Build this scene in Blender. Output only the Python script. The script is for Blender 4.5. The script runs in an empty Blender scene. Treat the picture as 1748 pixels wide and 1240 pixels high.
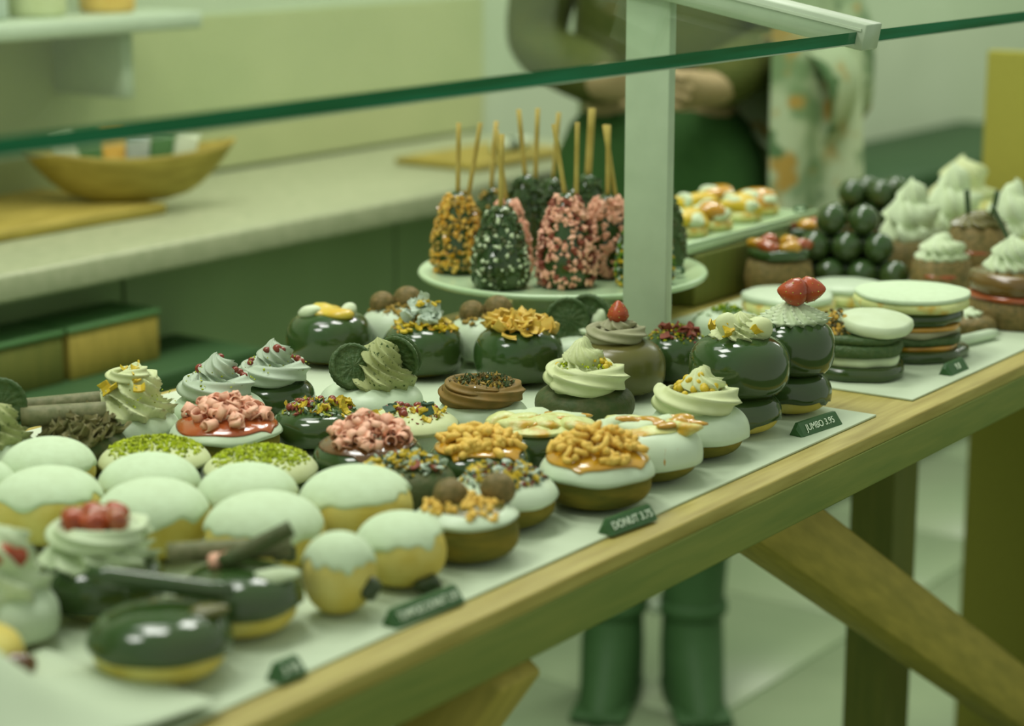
import bpy, bmesh, math, random
import numpy as np
from mathutils import Vector, Matrix, Euler

random.seed(7)
RNG = np.random.default_rng(7)
S = bpy.context.scene
COL = S.collection

# ------------------------------------------------------------------ camera
# image frame 1748 x 1240; X runs along the table, Y across it (away from us), Z up
FPX, CX, CY = 3600.0, 874.0, 620.0
_a = np.array([3500.0 - CX, -195.0 - CY, FPX]); _X = _a / np.linalg.norm(_a)
_b = np.array([-(FPX**2 + (195.0 + CY)**2) / (3500.0 - CX), -195.0 - CY, FPX]); _Y = _b / np.linalg.norm(_b)
_Z = np.cross(_X, _Y)
if _Z[1] > 0: _Z = -_Z
MW = np.stack([_X, _Y, _Z])                    # camera (right, down, forward) -> world
TZ = 0.90                                      # table top height
CAM = np.array([0.0, -0.804, 1.37])
cd = bpy.data.cameras.new('camera'); cam = bpy.data.objects.new('camera', cd); COL.objects.link(cam)
right, down, fwd = MW[:, 0], MW[:, 1], MW[:, 2]
cam.matrix_world = Matrix(((right[0], -down[0], -fwd[0], CAM[0]), (right[1], -down[1], -fwd[1], CAM[1]),
                           (right[2], -down[2], -fwd[2], CAM[2]), (0, 0, 0, 1)))
cd.sensor_width = 36.0; cd.lens = 36.0 * FPX / 1748.0
cd.clip_start = 0.05; cd.clip_end = 60
cd.dof.use_dof = True; cd.dof.focus_distance = 1.84; cd.dof.aperture_fstop = 3.7
S.camera = cam

# ------------------------------------------------------------------ world, lamps, exposure
w = bpy.data.worlds.new('world'); S.world = w; w.use_nodes = True
bg = w.node_tree.nodes['Background']; bg.inputs[0].default_value = (0.79, 0.87, 0.73, 1); bg.inputs[1].default_value = 0.66
S.view_settings.view_transform = 'Standard'; S.view_settings.look = 'None'
S.view_settings.gamma = 1.0; S.view_settings.use_curve_mapping = False; S.view_settings.exposure = 0.0

def lamp(name, loc, size, power, target=None, color=(1, 0.94, 0.94), size_y=None):
    d = bpy.data.lights.new(name, 'AREA'); d.shape = 'RECTANGLE'; d.size = size; d.size_y = size_y or size
    d.energy = power; d.color = color
    o = bpy.data.objects.new(name, d); COL.objects.link(o); o.location = loc
    if target: o.rotation_euler = (Vector(target) - Vector(loc)).to_track_quat('-Z', 'Y').to_euler()
    return o
for i, x in enumerate((0.75, 1.55, 2.35, 3.2)):
    lamp('ceiling_lamp', (x - 0.25, 0.62, 2.45), 0.40, 10.5, (x + 0.02, 0.28, 0.9))
for x in (1.6, 3.0):
    lamp('counter_lamp', (x, 1.05, 2.5), 0.5, 4.5, (x, 1.45, 0.9))
lamp('room_lamp', (5.6, 0.6, 2.7), 0.9, 30.0, (5.9, 1.2, 0.6))
lamp('overhead_floor_light', (3.6, 0.95, 2.6), 0.35, 9.0, (3.4, 0.8, 0.0))  # area light high overhead, aimed down at the floor

# ------------------------------------------------------------------ pixel helpers
def ray(px, py): return MW @ np.array([px - CX, py - CY, FPX])
def P(px, py, z):
    d = ray(px, py); t = (z - CAM[2]) / d[2]; return CAM + d * t
def ppm(p): return FPX / float((np.asarray(p) - CAM) @ fwd)
def onY(px, py, y):
    d = ray(px, py); t = (y - CAM[1]) / d[1]; return CAM + d * t
def onX(px, py, x):
    d = ray(px, py); t = (x - CAM[0]) / d[0]; return CAM + d * t
def face_cam(p): return math.atan2(CAM[1] - p[1], CAM[0] - p[0]) + math.pi / 2

# ------------------------------------------------------------------ materials
def lin(c):
    def f(v):
        v /= 255.0
        return v / 12.92 if v <= 0.04045 else ((v + 0.055) / 1.055) ** 2.4
    return (f(c[0]), f(c[1]), f(c[2]), 1.0)
MATS = {}
def mat(name, c1, c2=None, rough=0.6, spec=0.3, scale=60, bump=0.0, bscale=None, stretch=None, detail=3, ramp=(0.35, 0.65), coat=0.0):
    if name in MATS: return MATS[name]
    m = bpy.data.materials.new(name); m.use_nodes = True; MATS[name] = m
    nt = m.node_tree; b = nt.nodes['Principled BSDF']
    b.inputs['Roughness'].default_value = rough
    b.inputs['Specular IOR Level'].default_value = spec
    b.inputs['Coat Weight'].default_value = coat
    b.inputs['Coat Roughness'].default_value = 0.12
    b.inputs['Base Color'].default_value = lin(c1)
    if c2 or bump:
        tc = nt.nodes.new('ShaderNodeTexCoord'); mp = nt.nodes.new('ShaderNodeMapping')
        nt.links.new(tc.outputs['Object'], mp.inputs['Vector'])
        if stretch: mp.inputs['Scale'].default_value = stretch
        nz = nt.nodes.new('ShaderNodeTexNoise'); nz.inputs['Scale'].default_value = scale; nz.inputs['Detail'].default_value = detail
        nt.links.new(mp.outputs[0], nz.inputs['Vector'])
        if c2:
            cr = nt.nodes.new('ShaderNodeValToRGB')
            cr.color_ramp.elements[0].position = ramp[0]; cr.color_ramp.elements[0].color = lin(c1)
            cr.color_ramp.elements[1].position = ramp[1]; cr.color_ramp.elements[1].color = lin(c2)
            nt.links.new(nz.outputs['Fac'], cr.inputs[0]); nt.links.new(cr.outputs[0], b.inputs['Base Color'])
        if bump:
            n2 = nz
            if bscale:
                n2 = nt.nodes.new('ShaderNodeTexNoise'); n2.inputs['Scale'].default_value = bscale; n2.inputs['Detail'].default_value = 4
                nt.links.new(mp.outputs[0], n2.inputs['Vector'])
            bp = nt.nodes.new('ShaderNodeBump'); bp.inputs['Strength'].default_value = bump; bp.inputs['Distance'].default_value = 0.004
            nt.links.new(n2.outputs['Fac'], bp.inputs['Height']); nt.links.new(bp.outputs[0], b.inputs['Normal'])
    return m

M_WHITE = mat('white_icing', (200, 216, 186), (192, 208, 178), 0.38, 0.35, 40, 0.12, 25)
M_SUGAR = mat('powder_sugar', (202, 220, 186), (196, 213, 178), 0.95, 0.1, 120, 0.15, 400)
M_CREAM = mat('lemon_cream', (202, 210, 162), (194, 202, 150), 0.55, 0.25, 60)
M_WCREAM = mat('whipped_cream', (203, 217, 182), (195, 209, 170), 0.6, 0.25, 50)
M_GCREAM = mat('blueberry_cream', (178, 192, 170), (170, 184, 160), 0.55, 0.25, 60)
M_PCREAM = mat('mocha_cream', (160, 158, 126), (148, 148, 114), 0.55, 0.25, 60)
M_OCREAM = mat('cookie_cream', (165, 172, 118), (72, 92, 48), 0.6, 0.2, 260, ramp=(0.60, 0.68))
M_BCREAM = mat('chocolate_cream', (132, 104, 52), (116, 96, 46), 0.55, 0.25, 90)
M_DOUGH = mat('fried_dough', (126, 112, 38), (92, 92, 32), 0.75, 0.2, 30, 0.35, 90, stretch=(1, 1, 3))
M_YDOUGH = mat('yellow_dough', (212, 202, 122), (196, 176, 80), 0.75, 0.2, 28, 0.2, 80)
M_DARK = mat('dark_chocolate', (46, 74, 34), (58, 74, 34), 0.11, 0.5, 14, 0.12, 22, coat=0.2)
M_MILK = mat('milk_chocolate', (106, 100, 52), (92, 94, 46), 0.26, 0.45, 14, 0.10, 18)
M_MATTE = mat('matte_chocolate', (84, 88, 52), (66, 82, 42), 0.6, 0.3, 120, 0.3, 200)
M_SHAV = mat('shaved_chocolate', (124, 116, 76), (92, 94, 54), 0.6, 0.3, 120)
M_STICK = mat('chocolate_stick', (128, 126, 92), (106, 110, 74), 0.6, 0.3, 160, 0.2, 160)
M_TRUF = mat('truffle', (128, 108, 62), (96, 88, 46), 0.6, 0.3, 150, 0.5, 220)
M_OREO = mat('cocoa_cookie', (58, 84, 40), (72, 92, 48), 0.55, 0.35, 200, 0.5, 260)
M_PINK = mat('pink_chocolate', (242, 190, 164), (228, 166, 138), 0.5, 0.3, 90)
M_JAM = mat('red_jam', (172, 86, 40), (150, 70, 32), 0.12, 0.6, 40, 0.15, 60, coat=0.4)
M_DJAM = mat('dark_jam', (108, 70, 36), (92, 60, 32), 0.12, 0.6, 40, 0.2, 60, coat=0.4)
M_CAR = mat('caramel', (198, 150, 36), (184, 132, 28), 0.14, 0.6, 30, 0.1, 40, coat=0.4)
M_FUDGE = mat('fudge', (226, 190, 92), (212, 170, 70), 0.6, 0.3, 70)
M_GOLD = mat('honeycomb_flake', (220, 188, 88), (204, 164, 62), 0.45, 0.4, 70)
M_NUT = mat('chopped_nut', (176, 146, 62), (140, 118, 50), 0.6, 0.3, 90)
M_PIS1 = mat('pistachio_bright', (176, 190, 34), (162, 178, 28), 0.7, 0.2, 90)
M_PIS2 = mat('pistachio_dark', (132, 142, 20), (112, 126, 22), 0.7, 0.2, 90)
M_PIS3 = mat('pistachio_pale', (192, 200, 90), (180, 190, 70), 0.7, 0.2, 90)
M_BERRY = mat('red_berry', (140, 60, 42), (116, 50, 36), 0.2, 0.5, 60)
M_STRAW = mat('strawberry', (178, 78, 38), (150, 60, 30), 0.25, 0.5, 60, 0.2, 200)
M_YEL = mat('yellow_bead', (206, 180, 44), (194, 164, 40), 0.45, 0.4, 60)
M_LEMON = mat('lemon_curd', (198, 186, 70), (206, 170, 50), 0.25, 0.5, 45)
M_TOAST = mat('toasted_meringue', (206, 212, 142), (196, 156, 44), 0.35, 0.4, 45, 0.5, 90, ramp=(0.50, 0.66))
M_PETAL = mat('pale_petal', (190, 204, 186), (170, 186, 168), 0.6, 0.3, 60)
M_RPET = mat('red_petal', (142, 74, 56), (122, 62, 46), 0.6, 0.3, 60)
M_BLUE = mat('dark_petal', (58, 88, 66), (70, 96, 76), 0.6, 0.3, 60)
M_GREEN = mat('green_fleck', (104, 142, 40), (88, 126, 36), 0.7, 0.2, 60)
M_WOOD = mat('oak_wood', (176, 164, 88), (146, 132, 58), 0.5, 0.3, 9, 0.15, None, stretch=(1.2, 14, 14), detail=6, ramp=(0.3, 0.7))
M_DWOOD = mat('dark_wood', (112, 116, 52), (96, 106, 46), 0.6, 0.25, 9, 0.12, None, stretch=(14, 14, 1.2), detail=6, ramp=(0.3, 0.7))
M_LEGWOOD = mat('trestle_wood', (172, 156, 70), (146, 136, 58), 0.6, 0.25, 9, 0.12, None, stretch=(10, 10, 2), detail=6, ramp=(0.3, 0.7))
M_PAPER = mat('baking_paper', (192, 206, 176), (184, 198, 168), 0.7, 0.25, 12, 0.06, 18)
M_PORC = mat('white_porcelain', (180, 206, 162), (174, 200, 156), 0.22, 0.5, 8)
M_METAL = mat('painted_steel', (178, 196, 166), (172, 190, 160), 0.4, 0.4, 30)
M_LABEL = mat('black_plastic', (52, 92, 46), None, 0.4, 0.4)
M_INK = mat('label_letter', (226, 240, 216), None, 0.6, 0.2)
M_SKEWER = mat('wooden_skewer', (186, 170, 92), (170, 150, 74), 0.6, 0.2, 40)
M_KRAFT = mat('kraft_board', (150, 148, 66), (144, 142, 62), 0.8, 0.15, 160)
M_WALL = mat('wall_paint', (178, 194, 160), (172, 188, 154), 0.8, 0.15, 3)
M_SPLASH = mat('cream_splash', (168, 178, 124), (160, 172, 118), 0.5, 0.25, 4)
M_STONE = mat('counter_stone', (162, 172, 132), (150, 162, 122), 0.4, 0.35, 60)
M_CAB = mat('cabinet_front', (142, 168, 116), (136, 162, 110), 0.5, 0.3, 6)
M_DCAB = mat('dark_cabinet', (84, 128, 74), (88, 132, 78), 0.5, 0.3, 6)
M_BOWL = mat('bowl_wood', (166, 154, 70), (140, 130, 54), 0.6, 0.25, 12, stretch=(1, 6, 6))
M_FLOOR = mat('floor_tile', (156, 176, 134), (146, 168, 126), 0.35, 0.4, 3)
M_GROUT = mat('grout', (96, 122, 80), None, 0.8, 0.1)
M_BLACK = mat('black_cloth', (50, 86, 40), (54, 90, 42), 0.8, 0.15, 60)
M_BOOT = mat('boot_leather', (58, 94, 50), (62, 98, 54), 0.6, 0.3, 60)
M_BROWN = mat('brown_knit', (76, 84, 36), (66, 78, 32), 0.85, 0.15, 90, 0.3, 200)
M_SKIN = mat('skin', (160, 146, 104), (154, 140, 98), 0.5, 0.3, 20)
M_HAIR = mat('hair', (74, 78, 36), (60, 74, 34), 0.5, 0.3, 60, stretch=(8, 8, 1))
M_GEDGE = mat('glass_edge', (28, 96, 56), (34, 120, 84), 0.12, 0.6, 3, stretch=(1.5, 1, 30))

def floral():
    m = mat('floral_cloth', (168, 184, 146), (152, 172, 132), 0.8, 0.15, 5)
    nt = m.node_tree; b = nt.nodes['Principled BSDF']; src = b.inputs['Base Color'].links[0].from_socket
    tc = nt.nodes['Texture Coordinate']
    last = src
    for sc, lo, hi, c in ((9, .52, .62, (108, 136, 92)), (13, .56, .64, (156, 132, 62)), (17, .60, .66, (80, 112, 70))):
        n = nt.nodes.new('ShaderNodeTexNoise'); n.inputs['Scale'].default_value = sc; n.inputs['Detail'].default_value = 2
        nt.links.new(tc.outputs['Object'], n.inputs['Vector'])
        r = nt.nodes.new('ShaderNodeValToRGB'); r.color_ramp.elements[0].position = lo; r.color_ramp.elements[1].position = hi
        nt.links.new(n.outputs['Fac'], r.inputs[0])
        mx = nt.nodes.new('ShaderNodeMix'); mx.data_type = 'RGBA'
        nt.links.new(r.outputs[0], mx.inputs['Factor']); nt.links.new(last, mx.inputs['A']); mx.inputs['B'].default_value = lin(c)
        last = mx.outputs['Result']
    nt.links.new(last, b.inputs['Base Color'])
    return m
M_FLORAL = floral()

def glass_mat():
    m = bpy.data.materials.new('clear_glass'); m.use_nodes = True; nt = m.node_tree
    out = nt.nodes['Material Output']; nt.nodes.remove(nt.nodes['Principled BSDF'])
    t = nt.nodes.new('ShaderNodeBsdfTransparent'); t.inputs[0].default_value = (0.95, 0.985, 0.95, 1)
    g = nt.nodes.new('ShaderNodeBsdfGlossy'); g.inputs['Roughness'].default_value = 0.03
    mx = nt.nodes.new('ShaderNodeMixShader')
    mx.inputs[0].default_value = 0.07; nt.links.new(t.outputs[0], mx.inputs[1]); nt.links.new(g.outputs[0], mx.inputs[2])
    nt.links.new(mx.outputs[0], out.inputs['Surface'])
    return m
M_GLASS = glass_mat()

# ------------------------------------------------------------------ mesh helpers
def mesh(name, V, F, mats, smooth=True, mi=None):
    me = bpy.data.meshes.new(name)
    me.from_pydata([tuple(map(float, v)) for v in V], [], [tuple(map(int, f)) for f in F])
    for m in (mats if isinstance(mats, (list, tuple)) else [mats]): me.materials.append(m)
    if mi is not None: me.polygons.foreach_set('material_index', list(map(int, mi)))
    if smooth: me.polygons.foreach_set('use_smooth', [True] * len(me.polygons))
    me.update()
    return me
def link(name, me, parent=None, loc=(0, 0, 0), rot=(0, 0, 0), scale=None):
    o = bpy.data.objects.new(name, me); COL.objects.link(o)
    o.location = tuple(map(float, loc)); o.rotation_euler = rot
    if scale is not None: o.scale = scale if hasattr(scale, '__len__') else (scale,) * 3
    if parent is not None: o.parent = parent
    return o
def tag(o, label, cat, group=None):
    o['label'] = label; o['category'] = cat
    if group: o['group'] = group
    return o
def struct(o): o['kind'] = 'structure'; return o
def stuff(o): o['kind'] = 'stuff'; return o
def empty(name, loc, label, cat, group=None, rz=0.0):
    o = bpy.data.objects.new(name, None); COL.objects.link(o); o.empty_display_size = 0.02
    o.location = tuple(map(float, loc)); o.rotation_euler = (0, 0, rz)
    return tag(o, label, cat, group)

def box_mesh(name, x0, x1, y0, y1, z0, z1, m, bev=0.0, seg=2):
    bm = bmesh.new(); bmesh.ops.create_cube(bm, size=1.0)
    for v in bm.verts:
        v.co.x = x0 if v.co.x < 0 else x1; v.co.y = y0 if v.co.y < 0 else y1; v.co.z = z0 if v.co.z < 0 else z1
    if bev: bmesh.ops.bevel(bm, geom=list(bm.edges), offset=bev, segments=seg, affect='EDGES', profile=0.6)
    me = bpy.data.meshes.new(name); bm.to_mesh(me); bm.free(); me.materials.append(m)
    if bev: me.polygons.foreach_set('use_smooth', [True] * len(me.polygons))
    return me
def box(name, x0, x1, y0, y1, z0, z1, m, parent=None, bev=0.0):
    """box whose origin sits at its own base centre"""
    cx, cy = (x0 + x1) / 2, (y0 + y1) / 2
    return link(name, box_mesh(name, x0 - cx, x1 - cx, y0 - cy, y1 - cy, 0, z1 - z0, m, bev), parent, (cx, cy, z0))

def grid_faces(rows, cols, wrap=True):
    F = []
    for i in range(rows - 1):
        for j in range(cols if wrap else cols - 1):
            a, b2 = i * cols + j, i * cols + (j + 1) % cols
            F.append((a, b2, b2 + cols, a + cols))
    return F
def lathe(prof, seg=40, fn=None):
    """profile bottom -> top as (r, z); fn(theta array, r, z, t) -> (r, z) arrays"""
    th = np.linspace(0, 2 * math.pi, seg, endpoint=False); V = []
    n = len(prof)
    for i, (r, z) in enumerate(prof):
        rr, zz = np.full(seg, float(r)), np.full(seg, float(z))
        if fn: rr, zz = fn(th, rr, zz, i / (n - 1))
        V.append(np.stack([rr * np.cos(th), rr * np.sin(th), zz], 1))
    return np.concatenate(V), grid_faces(n, seg)
def tube(pts, rad, seg=10, star=0, depth=0.25, twist=0.0, caps=True):
    pts = np.asarray(pts, float); n = len(pts)
    rad = np.full(n, rad) if np.isscalar(rad) else np.asarray(rad, float)
    T = np.gradient(pts, axis=0); T /= np.linalg.norm(T, axis=1)[:, None] + 1e-12
    up = np.array([0, 0, 1.0]) if abs(T[0][2]) < 0.9 else np.array([1.0, 0, 0])
    N = np.cross(T[0], up); N /= np.linalg.norm(N); V = []
    a = np.linspace(0, 2 * math.pi, seg, endpoint=False)
    for i in range(n):
        N = N - T[i] * (N @ T[i]); N /= np.linalg.norm(N); B = np.cross(T[i], N)
        aa = a + twist * i / n
        rr = rad[i] * (1.05 - 1.15 * depth * np.abs(np.sin(star * a / 2)) ** .85 if star else np.ones(seg))
        V.append(pts[i] + np.outer(rr * np.cos(aa), N) + np.outer(rr * np.sin(aa), B))
    F = grid_faces(n, seg)
    if caps:
        F.append(tuple(reversed(range(seg)))); F.append(tuple(range((n - 1) * seg, n * seg)))
    return np.concatenate(V), F
def join(parts):
    V, F, mi, off = [], [], [], 0
    for v, f, k in parts:
        V.append(np.asarray(v, float)); F += [tuple(i + off for i in q) for q in f]; mi += [k] * len(f); off += len(v)
    return np.concatenate(V), F, mi
def wob(th, amp, k=5, rs=None):
    rs = rs or RNG; o = np.zeros_like(th)
    for n in range(1, k + 1): o += np.cos(n * th + rs.uniform(0, 6.28)) * rs.uniform(0.4, 1) / n ** 0.7
    return amp * o / 1.6

# ------------------------------------------------------------------ pastry parts
NE = 2.6
EXP = [2 / NE]
def sprof(a, R, H):
    e = EXP[0]; c, s = np.cos(a), np.sin(a)
    return R * np.abs(c) ** e, H / 2 + H / 2 * np.sign(s) * np.abs(s) ** e
def ztop(R, H, r, d=0.002):
    return H / 2 + H / 2 * max(0.0, 1 - min(1, (r / R)) ** NE) ** (1 / NE) + d
def bun(par, R, H, m, name='dough', seg=44, lump=0.015, sx=1.0, flat=0.0):
    a = np.linspace(-math.pi / 2, math.pi / 2, 22); r, z = sprof(a, R, H); r[0] = r[-1] = 1e-5
    ph = RNG.uniform(0, 6.28, 4)
    def fn(th, rr, zz, t):
        k = 1 + lump * (np.cos(2 * th + ph[0]) + np.cos(3 * th + ph[1]) * .7 + .5 * np.cos(5 * th + ph[2]))
        return rr * k, zz
    V, F = lathe(list(zip(r, z)), seg, fn); V[:, 0] *= sx
    return link(name, mesh(name, V, F, m), par)
def icing(par, R, H, m, a0=-0.1, amp=0.12, d=0.0028, name='icing', seg=60, sx=1.0, drips=0, dl=0.5, k=6):
    th = np.linspace(0, 2 * math.pi, seg, endpoint=False)
    lo = a0 + wob(th, amp, k)
    for _ in range(drips):
        t0 = RNG.uniform(0, 6.28); dd = np.angle(np.exp(1j * (th - t0))); lo -= dl * RNG.uniform(.5, 1) * np.exp(-(dd / 0.11) ** 2)
    lo = np.clip(lo, -1.25, 1.3); rows = 16; V = []
    for i in range(rows):
        s = i / (rows - 1)
        a = lo + (math.pi / 2 - lo) * s
        rr, zz = sprof(a, R, H)
        off = d * (1.25 - 0.25 * s) if i > 0 else -0.0015
        n_r, n_z = np.cos(a), np.sin(a)
        rr = rr + off * np.clip(n_r + .25, 0, 1); zz = zz + off * n_z
        if i == rows - 1: rr = rr * 0 + 1e-5
        V.append(np.stack([rr * np.cos(th) * sx, rr * np.sin(th), zz], 1))
    return link(name, mesh(name, np.concatenate(V), grid_faces(rows, seg), m), par)
def drip(par, R, H, ang, a1, m, rad=.0022, a0=1.35, name='caramel_drip', wig=.0):
    a = np.linspace(a0, a1, 16); r, z = sprof(a, R, H); th = math.radians(ang) + wig * np.sin(np.linspace(0, 5, 16))
    rr = rad * (.8 + .25 * np.sin(np.linspace(0, 4, 16))); rr[-2:] *= 1.35
    V, F = tube(np.stack([r * np.cos(th), r * np.sin(th), z], 1), rr, 8)
    return link(name, mesh(name, V, F, m), par)
def rosette(par, Rb, h, z0, m, n=9, twist=2.4, depth=0.2, name='cream_swirl', x=0, y=0, tip=0.06, layers=2):
    rows, seg = 34, 72; th = np.linspace(0, 2 * math.pi, seg, endpoint=False); V = []
    for i in range(rows):
        t = i / (rows - 1)
        env = (1 - t) ** 0.75 * (1 + 0.55 * t) * (0.86 + 0.14 * math.cos(2 * math.pi * layers * t)) + tip * (1 - t)
        if t < .1: env *= 0.88 + 1.2 * t
        ph = n * (th + twist * t) / 2
        rr = Rb * env * (1.04 - 1.25 * depth * np.abs(np.sin(ph)) ** .85)
        zz = h * t + 0.14 * h * (1 - np.abs(np.sin(ph))) * (1 - t) + 0.05 * h * np.cos(th + 2 * math.pi * layers * t)
        if i == 0: rr *= 0.9; zz = zz * 0
        if i == rows - 1: rr = rr * 0 + 1e-5
        V.append(np.stack([x + rr * np.cos(th), y + rr * np.sin(th), z0 + zz], 1))
    return link(name, mesh(name, np.concatenate(V), grid_faces(rows, seg), m), par)
def rope(par, R0, R1, turns, rad, h, z0, m, star=6, name='cream_rope', x=0, y=0, start=0.0, depth=.36, rad1=None):
    n = int(46 * turns) + 12; t = np.linspace(0, 1, n)
    a = start + turns * 2 * math.pi * t; R = R0 + (R1 - R0) * t ** 1.1
    pts = np.stack([x + R * np.cos(a), y + R * np.sin(a), z0 + rad * .8 + h * t], 1)
    r = rad + ((rad1 if rad1 is not None else rad * .8) - rad) * t
    r = r * np.clip(np.minimum(t / .04, (1 - t) / .10), 0.05, 1) ** .6
    V, F = tube(pts, r, star * 6, star, depth, twist=turns * 5)
    return link(name, mesh(name, V, F, m), par)

def curl_mesh(i):
    r, L, arc = 0.0036 + .0011 * (i % 3), 0.0075 + .002 * (i % 2), 4.6 + .5 * (i % 3)
    n, th = 9, 0.0007; V = []
    for k in range(n):
        a = arc * k / (n - 1); ro = r * (1 - .25 * k / n)
        for rr in (ro, ro - th):
            for y in (-L / 2, L / 2): V.append((rr * math.cos(a), y + .0012 * k / n, rr * math.sin(a)))
    F = []
    for k in range(n - 1):
        b0, c = 4 * k, 4 * k + 4
        F += [(b0, b0 + 1, c + 1, c), (b0 + 3, b0 + 2, c + 2, c + 3), (b0, c, c + 2, b0 + 2), (b0 + 1, b0 + 3, c + 3, c + 1)]
    F += [(0, 2, 3, 1), (4 * n - 4, 4 * n - 3, 4 * n - 1, 4 * n - 2)]
    return mesh('curl', V, F, M_PINK)
CURLS = [curl_mesh(i) for i in range(5)]
def nug_mesh(i, m, nm='nugget', L=0.011, r=0.0027):
    rs = np.random.default_rng(50 + i); t = np.linspace(-.5, .5, 5)
    L *= rs.uniform(.75, 1.25); bend = rs.uniform(-.003, .003)
    pts = np.stack([t * L, bend * (1 - 4 * t * t), 0 * t], 1)
    V, F = tube(pts, r * np.array([.75, 1.05, 1, 1.08, .7]) * rs.uniform(.9, 1.15), 6)
    return mesh(nm, V + rs.normal(0, .0002, V.shape), F, m)
NUGS = [nug_mesh(i, M_FUDGE) for i in range(6)]
def flake_mesh(i, m, s=0.010, nm='flake'):
    rs = np.random.default_rng(90 + i); n = 4; V = []; t = 0.0009
    c1, c2 = rs.uniform(-60, 60), rs.uniform(20, 110)
    for sd in (1, -1):
        for a in range(n):
            for b2 in range(n):
                x, y = (a / (n - 1) - .5) * s * rs.uniform(.85, 1.15), (b2 / (n - 1) - .5) * s * .75 * rs.uniform(.85, 1.15)
                V.append((x, y, c1 * x * y + c2 * x * x + .15 * y + sd * t))
    F = [];
    for a in range(n - 1):
        for b2 in range(n - 1):
            q = a * n + b2; F.append((q, q + n, q + n + 1, q + 1)); q += n * n; F.append((q, q + 1, q + n + 1, q + n))
    loop = [b2 for b2 in range(n)] + [a * n + n - 1 for a in range(1, n)] + [(n - 1) * n + b2 for b2 in range(n - 2, -1, -1)] + [a * n for a in range(n - 2, 0, -1)]
    for k in range(len(loop)): p, q = loop[k], loop[(k + 1) % len(loop)]; F.append((p, q, q + n * n, p + n * n))
    return mesh(nm, V, F, m, False)
FLAKES = [flake_mesh(i, M_GOLD, .013) for i in range(5)]
CFLAKES = [flake_mesh(i + 10, M_SHAV, .014, 'shaving') for i in range(5)]
PETALS = [flake_mesh(i + 20, M_PETAL, .0105, 'petal') for i in range(4)]
RPETALS = [flake_mesh(i + 30, M_RPET, .0085, 'red_petal') for i in range(3)]
YFLAKES = [flake_mesh(i + 40, M_YEL, .0075, 'yellow_petal') for i in range(4)]
def ico(r, m, nm, sub=2, sq=1.0):
    bm = bmesh.new(); bmesh.ops.create_icosphere(bm, subdivisions=sub, radius=r)
    for v in bm.verts: v.co.z *= sq
    me = bpy.data.meshes.new(nm); bm.to_mesh(me); bm.free(); me.materials.append(m)
    me.polygons.foreach_set('use_smooth', [True] * len(me.polygons)); return me
BERRY = [ico(.0036, M_BERRY, 'berry'), ico(.0030, M_BERRY, 'berry', 2, .85)]
BEAD = [ico(.0034, M_YEL, 'bead'), ico(.0028, M_YEL, 'bead', 2, 1.2)]
TRUF = ico(.0125, M_TRUF, 'truffle', 3, .95)
def seed_mesh():
    V, F = lathe([(1e-5, -.0008), (.0035, -.0006), (.004, .0002), (.0035, .0008), (.0022, .0004), (1e-5, .0003)], 10)
    return mesh('disc_seed', V, F, M_PETAL)
SEED = [seed_mesh()]

def pieces(par, name, meshes, n, rmax, zf, lift=0.002, tilt=0.9, smin=.85, smax=1.15, sx=1.0, rmin=0.0, heap=0.0, arc=None, x0=0, y0=0):
    out = []
    for i in range(n):
        r = rmax * math.sqrt(random.uniform((rmin / rmax) ** 2, 1)); a = random.uniform(*(arc or (0, 6.283)))
        x, y = r * math.cos(a), r * math.sin(a)
        z = zf(r) + lift + heap * (1 - (r / rmax) ** 1.5) * random.uniform(.5, 1)
        out.append(link(name, random.choice(meshes), par, (x * sx + x0, y + y0, z),
                        (random.uniform(-tilt, tilt), random.uniform(-tilt, tilt), random.uniform(0, 6.28)), random.uniform(smin, smax)))
    return out
_T = np.array([(1, 1, 1), (1, -1, -1), (-1, 1, -1), (-1, -1, 1)], float) / 1.5
_TF = [(0, 1, 2), (0, 3, 1), (0, 2, 3), (1, 3, 2)]
_O = np.array([(1, 0, 0), (-1, 0, 0), (0, 1, 0), (0, -1, 0), (0, 0, 1), (0, 0, -1)], float)
_OF = [(0, 2, 4), (2, 1, 4), (1, 3, 4), (3, 0, 4), (2, 0, 5), (1, 2, 5), (3, 1, 5), (0, 3, 5)]
def crumbs(par, name, mats, n, rmax, zf, size=.0016, lift=.0008, sx=1.0, rmin=0.0, heap=0.0, long=1.0, pts=None, x0=0, y0=0):
    """grains too small to tell apart: joined into one part"""
    parts = []
    for i in range(n if pts is None else len(pts)):
        if pts is None:
            r = rmax * math.sqrt(random.uniform((rmin / max(rmax, 1e-6)) ** 2, 1)); a = random.uniform(0, 6.283)
            p = np.array([r * math.cos(a) * sx + x0, r * math.sin(a) + y0, zf(r) + lift + heap * (1 - (r / rmax) ** 2) * random.random()])
        else: p = np.asarray(pts[i])
        R = np.array(Euler((random.uniform(0, 6.3), random.uniform(0, 6.3), random.uniform(0, 6.3))).to_matrix())
        sc = size * random.uniform(.6, 1.3) * np.array([long * random.uniform(.8, 1.2), random.uniform(.7, 1.1), random.uniform(.6, 1)])
        parts.append(((_O * sc) @ R.T + p, _OF, random.randrange(len(mats))))
    V, F, mi = join(parts)
    return stuff(link(name, mesh(name, V, F, mats, False, mi), par))

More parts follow.
